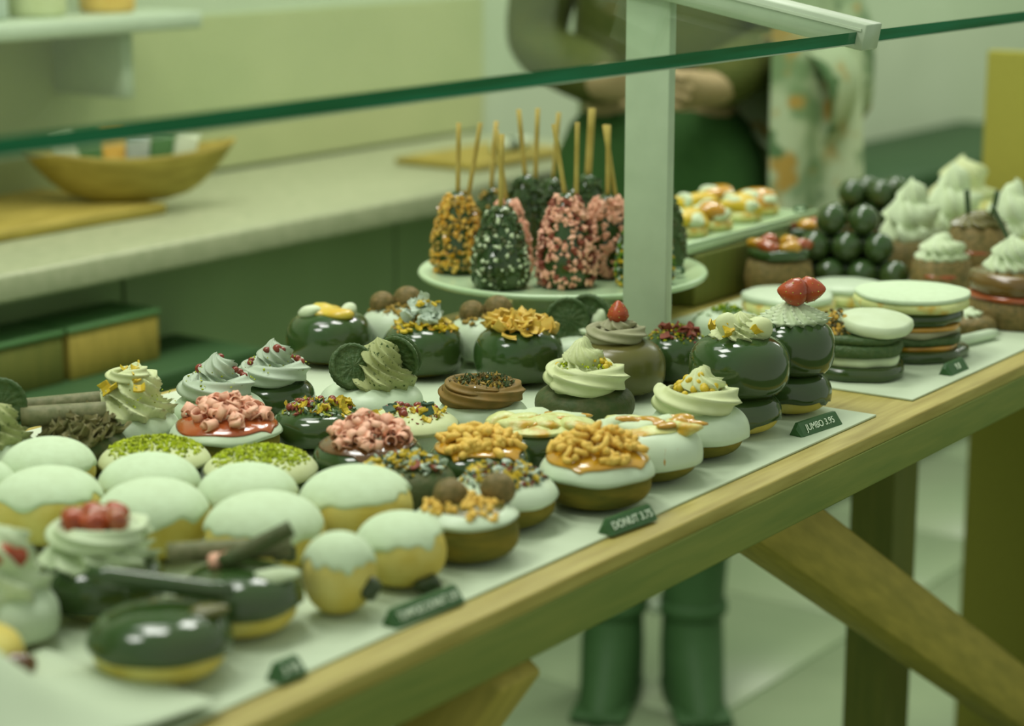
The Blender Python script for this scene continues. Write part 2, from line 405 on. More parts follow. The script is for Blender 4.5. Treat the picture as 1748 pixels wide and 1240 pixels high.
def cookie_mesh(R=.021, t=.0085):
    """cocoa sandwich cookie standing on edge, faces along +-Y"""
    def disc(y0, y1, r, m, ridges):
        prof = [(1e-5, y0), (r * .92, y0), (r, y0 + (y1 - y0) * .3), (r, y0 + (y1 - y0) * .7), (r * .92, y1), (r * .84, y1), (r * .82, y1 - .0006), (r * .5, y1 - .0005), (r * .45, y1 - .0001), (1e-5, y1)]
        def fn(th, rr, zz, q):
            if ridges and q > .3: zz = zz + .0004 * np.sin(14 * th) * (rr > r * .4) * (rr < r * .86)
            if rr[0] >= r * .99: rr = rr * (1 + .012 * np.sign(np.sin(30 * th)))
            return rr, zz
        V, F = lathe(prof, 60, fn)
        return np.stack([V[:, 0], -V[:, 2], V[:, 1]], 1), F
    parts = []
    v, f = disc(.0012, t / 2, R, 0, True); parts.append((v, f, 0))
    v, f = disc(.0012, t / 2, R, 0, True); v = v * np.array([1, -1, 1]); parts.append((v, [tuple(reversed(q)) for q in f], 0))
    V, F, mi = join(parts); return mesh('wafer', V, F, M_OREO), mesh('filling', *[(lambda q: (np.stack([q[0][:, 0], q[0][:, 2], q[0][:, 1]], 1), q[1]))(lathe([(1e-5, -.0013), (R * .9, -.0013), (R * .9, .0013), (1e-5, .0013)], 30))][0], M_WCREAM)
WAFER, FILL = cookie_mesh()
def cookie(par, loc, rot):
    o = link('cocoa_cookie', WAFER, par, loc, rot); link('cookie_filling', FILL, o); return o
def choc_stick(par, a, b2, r=.0045, name='chocolate_roll', m=None):
    a, b2 = np.array(a, float), np.array(b2, float); t = np.linspace(0, 1, 8)[:, None]
    V, F = tube(a + (b2 - a) * t, r, 16, 0, caps=False); Vi, Fi = tube(a + (b2 - a) * t, r * .62, 16, 0, caps=False)
    n = len(V); F = list(F) + [tuple(reversed([i + n for i in q])) for q in Fi]
    for base in (0, n - 16):
        for j in range(16):
            q = (base + j, base + (j + 1) % 16, base + (j + 1) % 16 + n, base + j + n); F.append(q if base else tuple(reversed(q)))
    return link(name, mesh(name, np.concatenate([V, Vi]), F, m or M_STICK), par)
def blob(par, name, m, r, loc, sq=(1, 1, .6), amp=.15, sub=3):
    bm = bmesh.new(); bmesh.ops.create_icosphere(bm, subdivisions=sub, radius=1); ph = RNG.uniform(0, 6.28, (4, 3))
    for v in bm.verts:
        c = np.array(v.co); k = 1 + amp * sum(math.sin(3 * c[j % 3] + ph[j][0]) * math.cos(2.5 * c[(j + 1) % 3] + ph[j][1]) for j in range(4)) / 1.6
        v.co = Vector((c[0] * r * sq[0] * k, c[1] * r * sq[1] * k, c[2] * r * sq[2] * k))
    me = bpy.data.meshes.new(name); bm.to_mesh(me); bm.free(); me.materials.append(m); me.polygons.foreach_set('use_smooth', [True] * len(me.polygons))
    return link(name, me, par, loc)
def strawberry(par, loc, r=.012, rot=(0, 0, 0), s=1.0):
    prof = [(1e-5, 0), (r * .75, r * .12), (r, r * .55), (r * .85, r * 1.1), (r * .5, r * 1.6), (r * .18, r * 1.9), (1e-5, r * 1.97)]
    V, F = lathe(prof, 20); o = link('strawberry', mesh('strawberry', V, F, M_STRAW), par, loc, rot, s)
    pts = [(math.cos(a) * rr, math.sin(a) * rr, z) for rr, z in ((r * .98, r * .6), (r * .85, r * 1.1), (r * .6, r * 1.5)) for a in np.arange(0, 6.28, .8)]
    crumbs(o, 'seeds', [M_PIS3], 0, 0, None, .0006, pts=pts); return o

# ------------------------------------------------------------------ the setting
TF, TBK, TTH = -0.025, 0.600, 0.047
Xa, Xb = 0.25, 3.05
fl = struct(box('floor', -1.5, 9.0, -2.6, 1.9, -0.04, -0.004, M_GROUT))
tile_me = box_mesh('tile', -.297, .297, -.297, .297, 0, .008, M_FLOOR, .002, 1)
for i in range(8, 0 - 2, -1):
    for j in range(-1, 4):
        link('tile', tile_me, fl, (i * .6 + .5 - 3.75 + 0.3, j * .6 + .3 + .3 - 0.3 + 0.0, .036 - .0041))
WY = 1.66
struct(box('wall_back', -1.5, 9.0, WY, WY + .1, -.004, 2.9, M_WALL))
struct(box('wall_right', 8.9, 9.0, -2.6, WY, -.004, 2.9, M_WALL))
sp = struct(box('trim_1', 0.2, 3.35, WY - .012, WY, .905, 1.16, M_SPLASH))

# table
tb = empty('display_table', (1.85, .32, 0), 'long oak display table with crossed trestle legs, covered in pastries', 'table')
def tpart(name, me_args, mt, bev=0.002):
    o = box(name, *me_args, mt, None, bev); o.parent = tb; o.location = o.location - tb.location; return o
nb = 5; bw = (TBK - TF) / nb
for i in range(nb):
    tpart('plank', (Xa, Xb, TF + i * bw + .0006, TF + (i + 1) * bw - .0006, TZ - .012, TZ), M_WOOD, .002)
M_SHADED_APRON = mat('shaded_apron_wood', (126, 134, 62), (106, 122, 54), 0.6, 0.25, 9, 0.15, None, stretch=(1.2, 14, 14), detail=6, ramp=(0.3, 0.7))  # shade of the table's front face put into the wood colour
for ya, yb in ((TF + .001, TF + .026), (TBK - .026, TBK - .001)): tpart('shaded_apron', (Xa + .002, Xb - .002, ya, yb, TZ - TTH, TZ - .0121), M_SHADED_APRON, .002)  # boards added under thin planks to carry the front-face shade tone
for xa in (Xa + .002, 1.6, Xb - .028): tpart('cross_rail', (xa, xa + .026, TF + .0265, TBK - .0265, TZ - TTH, TZ - .0121), M_SHADED_APRON, .002)
def beam(par, a, b2, wv, th, m, name):
    """squared beam from a to b2; wv = axis of its width"""
    a, b2 = Vector(a), Vector(b2); d = b2 - a; L = d.length
    z = d.normalized(); x = Vector(wv).normalized(); y = z.cross(x).normalized(); x = y.cross(z)
    me = box_mesh(name, -th[0] / 2, th[0] / 2, -th[1] / 2, th[1] / 2, 0, L, m, .003, 1)
    o = link(name, me, par); o.rotation_euler = Matrix((x, y, z)).transposed().to_euler(); o.location = a - (par.location if par else Vector()); return o
zt = TZ - TTH - .001
beam(tb, (1.115, -.0, zt), (1.115, .60, .002), (1, 0, 0), (.05, .05), M_LEGWOOD, 'crossed_leg')
beam(tb, (1.17, .56, zt), (1.17, .02, .002), (1, 0, 0), (.05, .05), M_LEGWOOD, 'crossed_leg')
beam(tb, (1.62, .15, zt), (2.93, .15, .06), (0, 1, 0), (.06, .07), M_LEGWOOD, 'diagonal_brace')
tpart('leg', (2.33, 2.40, .27, .33, .002, zt), M_DWOOD)
tpart('leg', (2.9, 2.98, .12, .18, .002, zt), M_DWOOD)
tpart('leg', (.5, .57, .30, .36, .002, zt), M_DWOOD)

# baking paper sheets under the pastries
p1 = box('baking_paper', .45, 1.703, .002, .585, TZ + .0002, TZ + .0022, M_PAPER, None, .0006)
tag(p1, 'large white paper sheet under the filled donuts, nearer the camera', 'paper')
p2 = box('baking_paper', 1.775, 3.0, .000, .375, TZ + .0002, TZ + .0022, M_PAPER, None, .0006)
tag(p2, 'white paper sheet under the whoopie cookies and far cakes', 'paper')
TP = TZ + .0024
def crumpled(px0, name, label):
    n = 26; V = []; rs = np.random.default_rng(5)
    for s in (0, 1):
        for i in range(n):
            for j in range(n):
                u, v = i / (n - 1), j / (n - 1)
                x, y = (u - .5) * .26, (v - .5) * .15
                z = .006 + .080 * math.exp(-((u - .42) / .27) ** 2) * math.exp(-((v - .55) / .50) ** 2) + .003 * math.sin(9 * u + 4 * v) * math.sin(7 * v + 2 * u)
                V.append((x, y, z - .0009 * s))
    F = []
    for i in range(n - 1):
        for j in range(n - 1):
            q = i * n + j; F.append((q, q + n, q + n + 1, q + 1)); q += n * n; F.append((q, q + 1, q + n + 1, q + n))
    lp = list(range(n)) + [a * n + n - 1 for a in range(1, n)] + [(n - 1) * n + b for b in range(n - 2, -1, -1)] + [a * n for a in range(n - 2, 0, -1)]
    for k in range(len(lp)): p, q = lp[k], lp[(k + 1) % len(lp)]; F.append((p, q, q + n * n, p + n * n))
    o = link(name, mesh(name, V, F, M_PAPER), None, px0); tag(o, label, 'paper'); return o
pq = P(-5, 1312, TP); crumpled((pq[0], pq[1] + .03, TP), 'greaseproof_paper', 'humped sheet of white greaseproof paper at the near left corner')

# ------------------------------------------------------------------ pastry placing
ITEMS = {}
def spec(key, mode, x, y, wpx, H, z0=None, fixed=False):
    z = TP if z0 is None else z0
    p = P(x, y, z + (H if mode == 't' else 0)); R = wpx / 2 / ppm(p) * (.965 if key[0] == 'B' else .965)
    p = np.array([p[0], p[1], z]); ITEMS[key] = dict(p=p, R=R, H=H, fixed=fixed)
for row in [
    ('T1', 'b', 798, 947, 200, .038), ('X2', 'b', 880, 890, 196, .036), ('K2', 'b', 1003, 863, 206, .042), ('F2', 'b', 1107, 815, 190, .042),
    ('V5', 'b', 1186, 781, 176, .040), ('V4', 'b', 998, 716, 178, .030), ('C7', 'b', 1056, 672, 170, .052),
    ('F1', 't', 913, 730, 180, .034), ('K1', 't', 800, 768, 192, .036), ('X1', 't', 692, 804, 178, .036),
    ('C8', 't', 1152, 572, 126, .046), ('W3', 'b', 1240, 584, 126, .030), ('C6', 'b', 885, 652, 160, .053), ('C5', 'b', 723, 640, 147, .050),
    ('C4', 'b', 572, 616, 153, .050), ('W1', 't', 668, 530, 124, .045), ('W2', 't', 830, 544, 138, .045), ('O3', 'b', 985, 616, 124, .026),
    ('O1', 't', 620, 668, 186, .034), ('O2', 't', 797, 697, 166, .034), ('V2', 't', 373, 676, 166, .034), ('V3', 't', 470, 650, 138, .032),
    ('V1', 't', 236, 707, 150, .034), ('P1', 't', 383, 724, 205, .036), ('P2', 't', 597, 746, 200, .036), ('G1', 't', 290, 760, 200, .034),
    ('G2', 't', 487, 782, 208, .034), ('D1', 't', 535, 694, 168, .032), ('D2', 't', 708, 720, 180, .034), ('SH', 't', 135, 740, 150, .034), ('M1', 't', 8, 748, 160, .034),
    ('B9', 'b', 690, 994, 176, .050), ('B10', 'b', 580, 1046, 146, .054), ('B8', 'b', 480, 950, 222, .055), ('B7', 'b', 584, 910, 214, .055),
    ('B6', 'b', 290, 934, 212, .055), ('B5', 'b', 108, 916, 208, .055), ('B3', 't', 412, 790, 192, .050), ('B2', 't', 240, 774, 192, .050),
    ('B1', 't', 84, 752, 180, .050), ('B4', 't', -26, 790, 150, .050),
    ('C1', 'b', 276, 1152, 258, .040), ('C2', 'b', 412, 1076, 224, .040), ('S1', 'b', 160, 1052, 226, .038), ('S2', 'b', 8, 1092, 230, .036), ('Y1', 'b', -40, 1172, 190, .038),
]: spec(*row)
spec('C9', 'b', 1258, 738, 178, .05); spec('C10', 'b', 1350, 702, 148, .05)
for key, x, y, Rr in (('F_S1', 1462, 636, .052), ('F_S2', 1552, 604, .060), ('F_R1', 1348, 532, .053), ('F_R2', 1408, 506, .042), ('F_OT', 1654, 568, .029), ('F_CC', 1740, 552, .055),
                      ('F_CF', 1500, 412, .076), ('F_C1', 1302, 502, .042), ('F_C2', 1372, 470, .042), ('F_K1', 1605, 506, .037), ('F_K2', 1545, 470, .046), ('F_K3', 1612, 458, .047),
                      ('F_K4', 1668, 486, .040), ('F_K5', 1722, 472, .045), ('F_K6', 1640, 400, .052), ('F_H', 1445, 476, .064)):
    p = P(x, y, TP); p[2] = TP; ITEMS[key] = dict(p=p, R=Rr, H=0)
POST = P(1103, 630, TZ); STAND = P(960, 560, TZ)
FIXED = [(POST[:2], .028), (STAND[:2], .076)]
RIS = (2.045, .395)
def relax(L, fixed=(), k=1.0, n=200, clamp=None):
    """things touch, they do not run into each other; they give way along the line of sight rather than sideways"""
    A0 = [a['p'][:2].copy() for a in L]
    def give(p, v):
        e = p[:2] - CAM[:2]; e = e / np.linalg.norm(e); dep = (v @ e) * e
        return dep * 1.35 + (v - dep) * .65
    for it in range(n):
        if it < n * .75:
            for a, q in zip(L, A0): a['p'][:2] += (q - a['p'][:2]) * .04
        for i in range(len(L)):
            for j in range(i + 1, len(L)):
                A, B = L[i], L[j]; d = A['p'][:2] - B['p'][:2]; D = np.linalg.norm(d); need = (A['R'] + B['R']) * k
                if D < need: s_ = d / (D + 1e-9) * (need - D) * .4; A['p'][:2] += give(A['p'], s_); B['p'][:2] -= give(B['p'], s_)
            for q, rq in fixed:
                d = L[i]['p'][:2] - q; D = np.linalg.norm(d); need = (L[i]['R'] + rq) * k
                if D < need: L[i]['p'][:2] += d / (D + 1e-9) * (need - D)
            if clamp: clamp(L[i])
def table_clamp(A):
    A['p'][1] = min(max(A['p'][1], A['R'] + .004), TBK - A['R'] * .9)
    if RIS[0] - A['R'] < A['p'][0] < 2.27 + A['R']: A['p'][1] = min(A['p'][1], RIS[1] - A['R'] - .004)
relax(list(ITEMS.values()), FIXED, 1.012, 240, clamp=table_clamp)
PG = 'filled donuts on the near sheet'
def start(key, name, label, cat='donut', group=PG):
    I = ITEMS[key]; o = empty(name, I['p'], label, cat, group, face_cam(I['p'])); return o, (I['R'] - .0030) / .985, I['H']

# powdered berliners
M_HOLE = mat('jam_filling', (66, 72, 38), (50, 66, 34), 0.3, 0.4, 60)
def berliner(key, label, jam=None, a0=.12, amp=.22):
    o, R, H = start(key, 'powdered_berliner', label, 'donut', 'powdered berliners')
    EXP[0] = 2 / 2.15
    bun(o, R * .985, H, M_YDOUGH, lump=.022); icing(o, R * .985, H, M_SUGAR, a0 + .10, amp, .0010, 'sugar_coat', seg=90, k=16)
    EXP[0] = 2 / NE
    for ang, zz in (jam or []):
        a = math.radians(ang); blob(o, 'jam_hole', M_HOLE, .0085, (R * .90 * math.cos(a), R * .90 * math.sin(a), zz), (1, 1, .8), .3)
berliner('B1', 'powdered berliner behind its pile, touching the chocolate shavings donut', a0=-.05)
berliner('B2', 'powdered berliner in the back row between two others, below the left pistachio donut', [(-60, .018)], -.05)
berliner('B3', 'powdered berliner in the back row just below the right pistachio donut', a0=-.05)
berliner('B4', 'powdered berliner cut by the left edge of the picture', a0=0)
berliner('B5', 'leftmost fully seen powdered berliner, behind the berry-topped cream swirl', [(-75, .016)], .1)
berliner('B6', 'powdered berliner with a split side, middle of the front berliners', None, .05)
berliner('B7', 'powdered berliner with a dark jam hole, beside the mixed-sprinkle donut', [(-62, .018)], .15)
berliner('B8', 'large powdered berliner standing just behind the chocolate-stick donuts', [(-20, .02), (-72, .024)], .12)
berliner('B9', 'powdered berliner at the tray edge beside the truffle donut', [(-50, .008)], .18)
berliner('B10', 'small powdered berliner nearest the tray edge behind the long price label', [(-30, .02)], .12)

# front-left group
o, R, H = start('C1', 'chocolate_stick_donut', 'glossy dark chocolate donut nearest the camera with a long chocolate stick')
bun(o, R * .97, H, M_YDOUGH); icing(o, R * .97, H, M_DARK, -.08, .07, .003, 'chocolate_glaze')
choc_stick(o, (-.042, .032, H + .016), (.044, .008, H + .007), .0062, m=M_DARK)
blob(o, 'cream_dab', M_MILK, .009, (.03, -.005, H + .001), (1.2, 1, .45))
o, R, H = start('C2', 'chocolate_stick_donut', 'glossy dark chocolate donut with pink flakes and a raised chocolate stick')
bun(o, R * .97, H, M_YDOUGH); icing(o, R * .97, H, M_DARK, -.08, .07, .003, 'chocolate_glaze')
choc_stick(o, (-.012, .0, H + .005), (.034, .004, H + .026), .0055, m=M_MATTE)
choc_stick(o, (-.046, .024, H + .006), (.034, .022, H + .008), .0068, m=M_STICK)
pieces(o, 'curl', CURLS, 5, .008, lambda r: H + .004, tilt=1.2, x0=-.012, y0=.004)
blob(o, 'cream_dab', M_WCREAM, .011, (.022, -.012, H), (1.2, .9, .4))
o, R, H = start('S1', 'cream_berry_donut', 'chocolate donut with white piped cream and glossy red fruit on top')
bun(o, R * .97, H, M_YDOUGH); icing(o, R * .97, H, M_DARK, -.45, .06, .003, 'chocolate_glaze')
rosette(o, .040, .030, H - .004, M_WCREAM, 9, 1.8, .24, tip=.1, layers=1)
rope(o, .029, .022, 1.15, .0095, .004, H + .006, M_WCREAM, 5, 'cream_ring')
for q in range(7):
    a = q * .9; blob(o, 'red_fruit', M_STRAW if q % 3 else M_JAM, .009, (.017 * math.cos(a) * (q > 0), .013 * math.sin(a) * (q > 0), H + .026), (1, 1, .85), .2, 2)
o, R, H = start('S2', 'cream_berry_donut', 'white iced donut with piped cream and red fruit at the left picture edge')
bun(o, R * .97, H, M_YDOUGH); icing(o, R * .97, H, M_WHITE, -.5, .08, .003)
rosette(o, .041, .050, H - .003, M_WCREAM, 8, 2.0, .26, layers=1.5)
for q in range(4): blob(o, 'red_fruit', M_STRAW, .009, (-.012 + .009 * q, -.016 + .004 * (q % 2), H + .036 - .004 * q), (1, 1, .85), .2, 2)
o, R, H = start('Y1', 'cream_puff', 'yellow dough puff with dark filling behind the greaseproof paper', 'pastry')
bun(o, R, H, M_YDOUGH); blob(o, 'jam_hole', M_DJAM, .012, (R * .75, -R * .55, .018), (1, 1, .8))

# front row along the tray edge
o, R, H = start('T1', 'truffle_donut', 'baked donut with caramel, chopped nuts and two truffle halves at the tray edge')
bun(o, R * .97, H, M_DOUGH); icing(o, R * .97, H, M_WHITE, .42, .10, .003); icing(o, R * .90, H + .001, M_MILK, .62, .22, .0028, 'caramel_glaze', drips=6, dl=.25)
zf = lambda r: ztop(R, H, r, .003)
pieces(o, 'nut_piece', [nug_mesh(i + 20, M_FUDGE, 'nut_piece', .006, .0024) for i in range(4)], 100, R * .84, zf, .001, 1.2, .7, 1.15)
link('truffle', TRUF, o, (-.012, .004, H + .007), (0.2, 0, 0)); link('truffle', TRUF, o, (.022, .014, H + .008), (0, .4, 1), 1.05)
o, R, H = start('X2', 'seed_sprinkle_donut', 'white iced baked donut topped with red jam and mixed flower seeds')
bun(o, R * .97, H, M_DOUGH); icing(o, R * .97, H, M_WHITE, .05, .10, .0032); icing(o, R * .88, H + .001, M_DJAM, .75, .12, .0026, 'red_jam', drips=4, dl=.3)
zf = lambda r: ztop(R, H, r, .004)
crumbs(o, 'mixed_seeds', [M_BLUE, M_YEL, M_PETAL, M_DARK, M_RPET], 330, R * .82, zf, .0017, .001, heap=.004, long=1.5)
pieces(o, 'disc_seed', SEED, 12, R * .75, zf, .004, .8); pieces(o, 'yellow_petal', YFLAKES, 14, R * .78, zf, .003, 1.0)
o, R, H = start('K2', 'caramel_fudge_donut', 'white iced baked donut under amber caramel and a heap of fudge nuggets')
bun(o, R * .97, H, M_DOUGH); icing(o, R * .97, H, M_WHITE, .08, .07, .0034); icing(o, R * .95, H + .0015, M_CAR, .50, .09, .004, 'caramel_layer', drips=2, dl=.25)
zf = lambda r: ztop(R, H, r, .005)
pieces(o, 'fudge_nugget', NUGS, 105, R * .84, zf, .0025, .7, .85, 1.25, heap=.013)
o, R, H = start('F2', 'meringue_donut', 'white iced baked donut with toasted caramel drips, beside the caramel fudge donut')
bun(o, R * .97, H, M_DOUGH); icing(o, R * .97, H, M_WHITE, -.25, .05, .0036)
icing(o, R * .82, H + .002, M_TOAST, .85, .15, .0036, 'toasted_topping', drips=3, dl=.2)
for q in range(6): blob(o, 'meringue_dollop', M_TOAST if q % 2 else M_WCREAM, .013, (-.026 + .010 * q, .008 * math.sin(2.2 * q), H + .002), (1.2, 1.0, .45), .3)
for an, a1, w_ in ((-95, -.15, .08), (-70, .0, .05), (-50, .35, .1), (-30, .5, .1), (-120, .7, .1)): drip(o, R + .0015, H + .001, an, a1, M_CAR, .0021, wig=w_)
for q in range(6): blob(o, 'caramel_streak', M_CAR, .013, (-.016 + .009 * q, .008 * math.sin(3 * q) - .002, H + .0048), (1.15, .6, .28), .4).rotation_euler = (0, 0, .5 * math.sin(5 * q))
o, R, H = start('V5', 'lemon_cream_donut', 'white iced donut with piped lemon cream and yellow beads, front row')
bun(o, R * .97, H, M_DOUGH); icing(o, R * .97, H, M_WHITE, -.2, .05, .0036)
rope(o, .031, .020, 1.1, .0115, .002, H - .001, M_CREAM, 5, start=2.5); rosette(o, .025, .030, H + .006, M_CREAM, 8, 2.2, .25, x=.002)
zf = lambda r: H + .032 - r * .75
pieces(o, 'bead', BEAD, 26, .024, zf, 0, 0, .8, 1.25); crumbs(o, 'nut_crumbs', [M_PIS2, M_NUT, M_CREAM], 60, .032, lambda r: H + .028 - r * .6, .0012)

# middle rows
o, R, H = start('V4', 'lemon_cream_donut', 'chocolate glazed donut with a big piped lemon cream swirl and yellow crumbs')
bun(o, R * .97, H, M_DOUGH); icing(o, R * .97, H, M_MATTE, -.6, .06, .003, 'chocolate_glaze')
rope(o, .030, .026, 1.25, .0125, .004, H - .002, M_CREAM, 6, start=3.6, depth=.36); rosette(o, .024, .034, H + .010, M_CREAM, 12, 1.6, .22, x=-.002, y=.006)
crumbs(o, 'pistachio_crumbs', [M_PIS1, M_YEL, M_PIS2], 90, .030, lambda r: H + .034 - r * .7, .0016, y0=.004)
pieces(o, 'bead', BEAD, 18, .026, lambda r: H + .036 - r * .75, 0, 0, .7, 1.05, y0=.004)
o, R, H = start('F1', 'meringue_donut', 'chocolate donut spread with toasted yellow meringue and amber caramel, behind the fudge donuts')
bun(o, R * .97, H, M_DOUGH); icing(o, R * .97, H, M_DARK, -.7, .06, .003, 'chocolate_glaze'); icing(o, R * .97, H + .0015, M_TOAST, .62, .10, .0045, 'toasted_topping')
for q in range(9): blob(o, 'meringue_dollop', (M_TOAST, M_WCREAM, M_TOAST)[q % 3], .013, (-.030 + .0075 * q, .014 * math.sin(2.1 * q), H + .003), (1.25, 1.0, .5), .32)
for q in range(6): blob(o, 'caramel_streak', M_CAR, .013, (-.022 + .009 * q, .010 * math.sin(3 * q), H + .0050), (1.15, .55, .26), .4).rotation_euler = (0, 0, .5 * math.sin(5 * q))
for an, a1 in ((-100, .9), (-60, .8), (-140, .95), (60, .9)): drip(o, R * .97, H + .006, an, a1, M_CAR, .0026, 1.4, wig=.15)
o, R, H = start('K1', 'caramel_fudge_donut', 'dark chocolate donut with caramel and a heap of fudge nuggets')
bun(o, R * .97, H, M_DARK); icing(o, R * .97, H, M_DARK, -.7, .06, .003, 'chocolate_glaze'); icing(o, R * .96, H + .001, M_CAR, .62, .09, .0034, 'caramel_layer', drips=4, dl=.35)
zf = lambda r: ztop(R, H, r, .004)
pieces(o, 'fudge_nugget', NUGS, 85, R * .84, zf, .002, .6, .95, 1.35, heap=.008)
o, R, H = start('X1', 'seed_sprinkle_donut', 'dark chocolate donut with mixed flower seeds and pale discs, behind a berliner')
bun(o, R * .97, H, M_DARK); icing(o, R * .97, H, M_MATTE, -.7, .06, .003, 'chocolate_glaze')
zf = lambda r: ztop(R, H, r, .003)
crumbs(o, 'mixed_seeds', [M_BLUE, M_YEL, M_PETAL, M_DARK, M_NUT], 280, R * .84, zf, .0017, .001, heap=.004, long=1.5)
pieces(o, 'disc_seed', SEED, 16, R * .8, zf, .004, .9); pieces(o, 'yellow_petal', YFLAKES, 22, R * .8, zf, .003, 1.0); pieces(o, 'red_petal', RPETALS, 3, R * .8, zf, .003, .6)
for key, m, jam, lab in (('P1', M_WHITE, M_JAM, 'white iced donut with glossy red jam and pale pink chocolate curls'), ('P2', M_DARK, M_DJAM, 'dark chocolate donut with dark red jam and pink chocolate curls')):
    o, R, H = start(key, 'pink_curl_donut', lab)
    bun(o, R * .97, H, M_DOUGH); icing(o, R * .97, H, m, .16 if m is M_WHITE else -.6, .12, .0034, 'icing'); icing(o, R * .95, H + .0012, jam, .50, .16, .0036, 'jam_layer', drips=2, dl=.3)
    zf = lambda r: ztop(R, H, r, .004)
    pieces(o, 'curl', CURLS, 78, R * .76, zf, .003, 1.3, .85, 1.25, heap=.013)
for key, lab in (('G1', 'left pistachio-sprinkled donut, touching the pink curl donut with red jam'), ('G2', 'right pistachio-sprinkled donut, in front of the dark pink curl donut')):
    o, R, H = start(key, 'pistachio_donut', lab)
    bun(o, R * .97, H, M_DARK); icing(o, R * .97, H, M_CREAM, .1, .14, .0032)
    crumbs(o, 'pistachio_crumbs', [M_PIS1, M_PIS1, M_PIS2, M_PIS3], 640, R * .88, lambda r: ztop(R, H, r, .003), .0019, .0006, heap=.0025)
o, R, H = start('D1', 'berry_sprinkle_donut', 'dark chocolate donut strewn with red berries and yellow petals')
bun(o, R * .97, H, M_DARK); icing(o, R * .97, H, M_DARK, -.6, .06, .003, 'chocolate_glaze'); zf = lambda r: ztop(R, H, r, .003)
pieces(o, 'berry', BERRY, 14, R * .72, zf, .002, 0); pieces(o, 'yellow_petal', YFLAKES, 16, R * .8, zf, .002, 1); crumbs(o, 'petal_flecks', [M_PIS3, M_YEL, M_RPET, M_PETAL, M_BLUE], 170, R * .84, zf, .0014, .001, long=2.2, heap=.003)
o, R, H = start('D2', 'berry_sprinkle_donut', 'white iced donut strewn with red berries and yellow petals')
bun(o, R * .97, H, M_WHITE); icing(o, R * .97, H, M_CREAM, .35, .07, .0045); zf = lambda r: ztop(R, H, r, .004)
pieces(o, 'berry', BERRY, 18, R * .80, zf, .002, 0); pieces(o, 'yellow_petal', YFLAKES, 16, R * .75, zf, .002, 1); crumbs(o, 'petal_flecks', [M_PIS2, M_YEL, M_RPET, M_BLUE], 120, R * .8, zf, .0013, .001, long=2.0)
pieces(o, 'blue_petal', [flake_mesh(61, M_BLUE, .009, 'blue_petal')], 5, R * .6, zf, .004, 1.2)
o, R, H = start('O1', 'cookie_cream_donut', 'white iced donut with grey cookie cream swirl and a cocoa cookie leaning on it')
bun(o, R * .97, H, M_DOUGH); icing(o, R * .97, H, M_WHITE, -.1, .1, .0034)
rosette(o, .037, .044, H - .002, M_OCREAM, 10, 2.4, .26, layers=1.2, x=.006)
cookie(o, (-.016, -.014, H + .020), (-.45, .0, .35)); cookie(o, (.026, .014, H + .022), (.2, .3, -.5))
o, R, H = start('O2', 'chocolate_cream_donut', 'white iced donut with a low ring of brown chocolate cream and shavings')
bun(o, R * .97, H, M_WHITE); icing(o, R * .97, H, M_WHITE, -.4, .06, .0034)
rope(o, .031, .027, 1.5, .0085, .009, H - .002, M_BCREAM, 6, start=2.2, depth=.3); blob(o, 'cream_centre', M_BCREAM, .026, (0, 0, H + .007), (1, 1, .35), .1)
crumbs(o, 'chocolate_sprinkles', [M_MATTE, M_DARK, M_TRUF, M_NUT], 190, .028, lambda r: H + .017, .0016, .0, long=1.8, heap=.004)
for key, m, lab, sc in (('V2', M_WHITE, 'white iced donut with pale blue-grey cream swirl and red berries', .037), ('V3', M_DARK, 'dark chocolate donut with pale blue-grey cream swirl and red berries', .036)):
    o, R, H = start(key, 'berry_cream_donut', lab)
    bun(o, R * .97, H, m if m is M_WHITE else M_DOUGH); icing(o, R * .97, H, m, -.4, .06, .0034)
    rope(o, .027, .020, 1.3, .0105, .006, H - .002, M_GCREAM, 5, start=1.4); rosette(o, sc * .66, .030, H + .008, M_GCREAM, 9, 2.6, .26, layers=1.6)
    pieces(o, 'berry', BERRY, 9, .024, lambda r: H + .038 - r * .9, 0, 0, 1.0, 1.35); crumbs(o, 'pistachio_flecks', [M_PIS1, M_PIS2, M_PIS3], 55, .032, lambda r: H + .036 - r * .75, .0011)
o, R, H = start('V1', 'lemon_cream_donut', 'white iced donut with tall ruffled cream rosette and lemon pieces, left back row')
bun(o, R * .97, H, M_WHITE); icing(o, R * .97, H, M_WHITE, -.4, .06, .0034)
rosette(o, .040, .040, H - .002, M_CREAM, 10, 2.0, .26, layers=1.4, x=-.004); rope(o, .020, .006, 1.3, .007, .010, H + .022, M_CREAM, 5, x=-.004)
pieces(o, 'lemon_piece', [flake_mesh(70 + i, M_YEL, .010, 'lemon_piece') for i in range(3)], 15, .026, lambda r: H + .040 - r * .6, 0, 1.2, x0=-.002); crumbs(o, 'pistachio_flecks', [M_PIS2, M_PIS1], 50, .036, lambda r: H + .036 - r * .7, .001)
o, R, H = start('SH', 'chocolate_shaving_donut', 'donut heaped with dark chocolate shavings, with two thick chocolate rolls')
bun(o, R * .97, H, M_DOUGH); icing(o, R * .97, H, M_MATTE, -.3, .08, .0034, 'chocolate_glaze')
zf = lambda r: ztop(R, H, r, .003)
pieces(o, 'shaving', CFLAKES, 70, R * .92, zf, .002, .8, .8, 1.4, heap=.006)
choc_stick(o, (-.050, .004, H + .014), (.018, .004, H + .015), .0085); choc_stick(o, (-.054, .024, H + .017), (.014, .026, H + .020), .0072)
o, R, H = start('M1', 'cookie_cream_donut', 'donut with an upright cocoa cookie and striped cream at the left picture edge')
bun(o, R * .97, H, M_DOUGH); icing(o, R * .97, H, M_WHITE, -.2, .06, .0034)
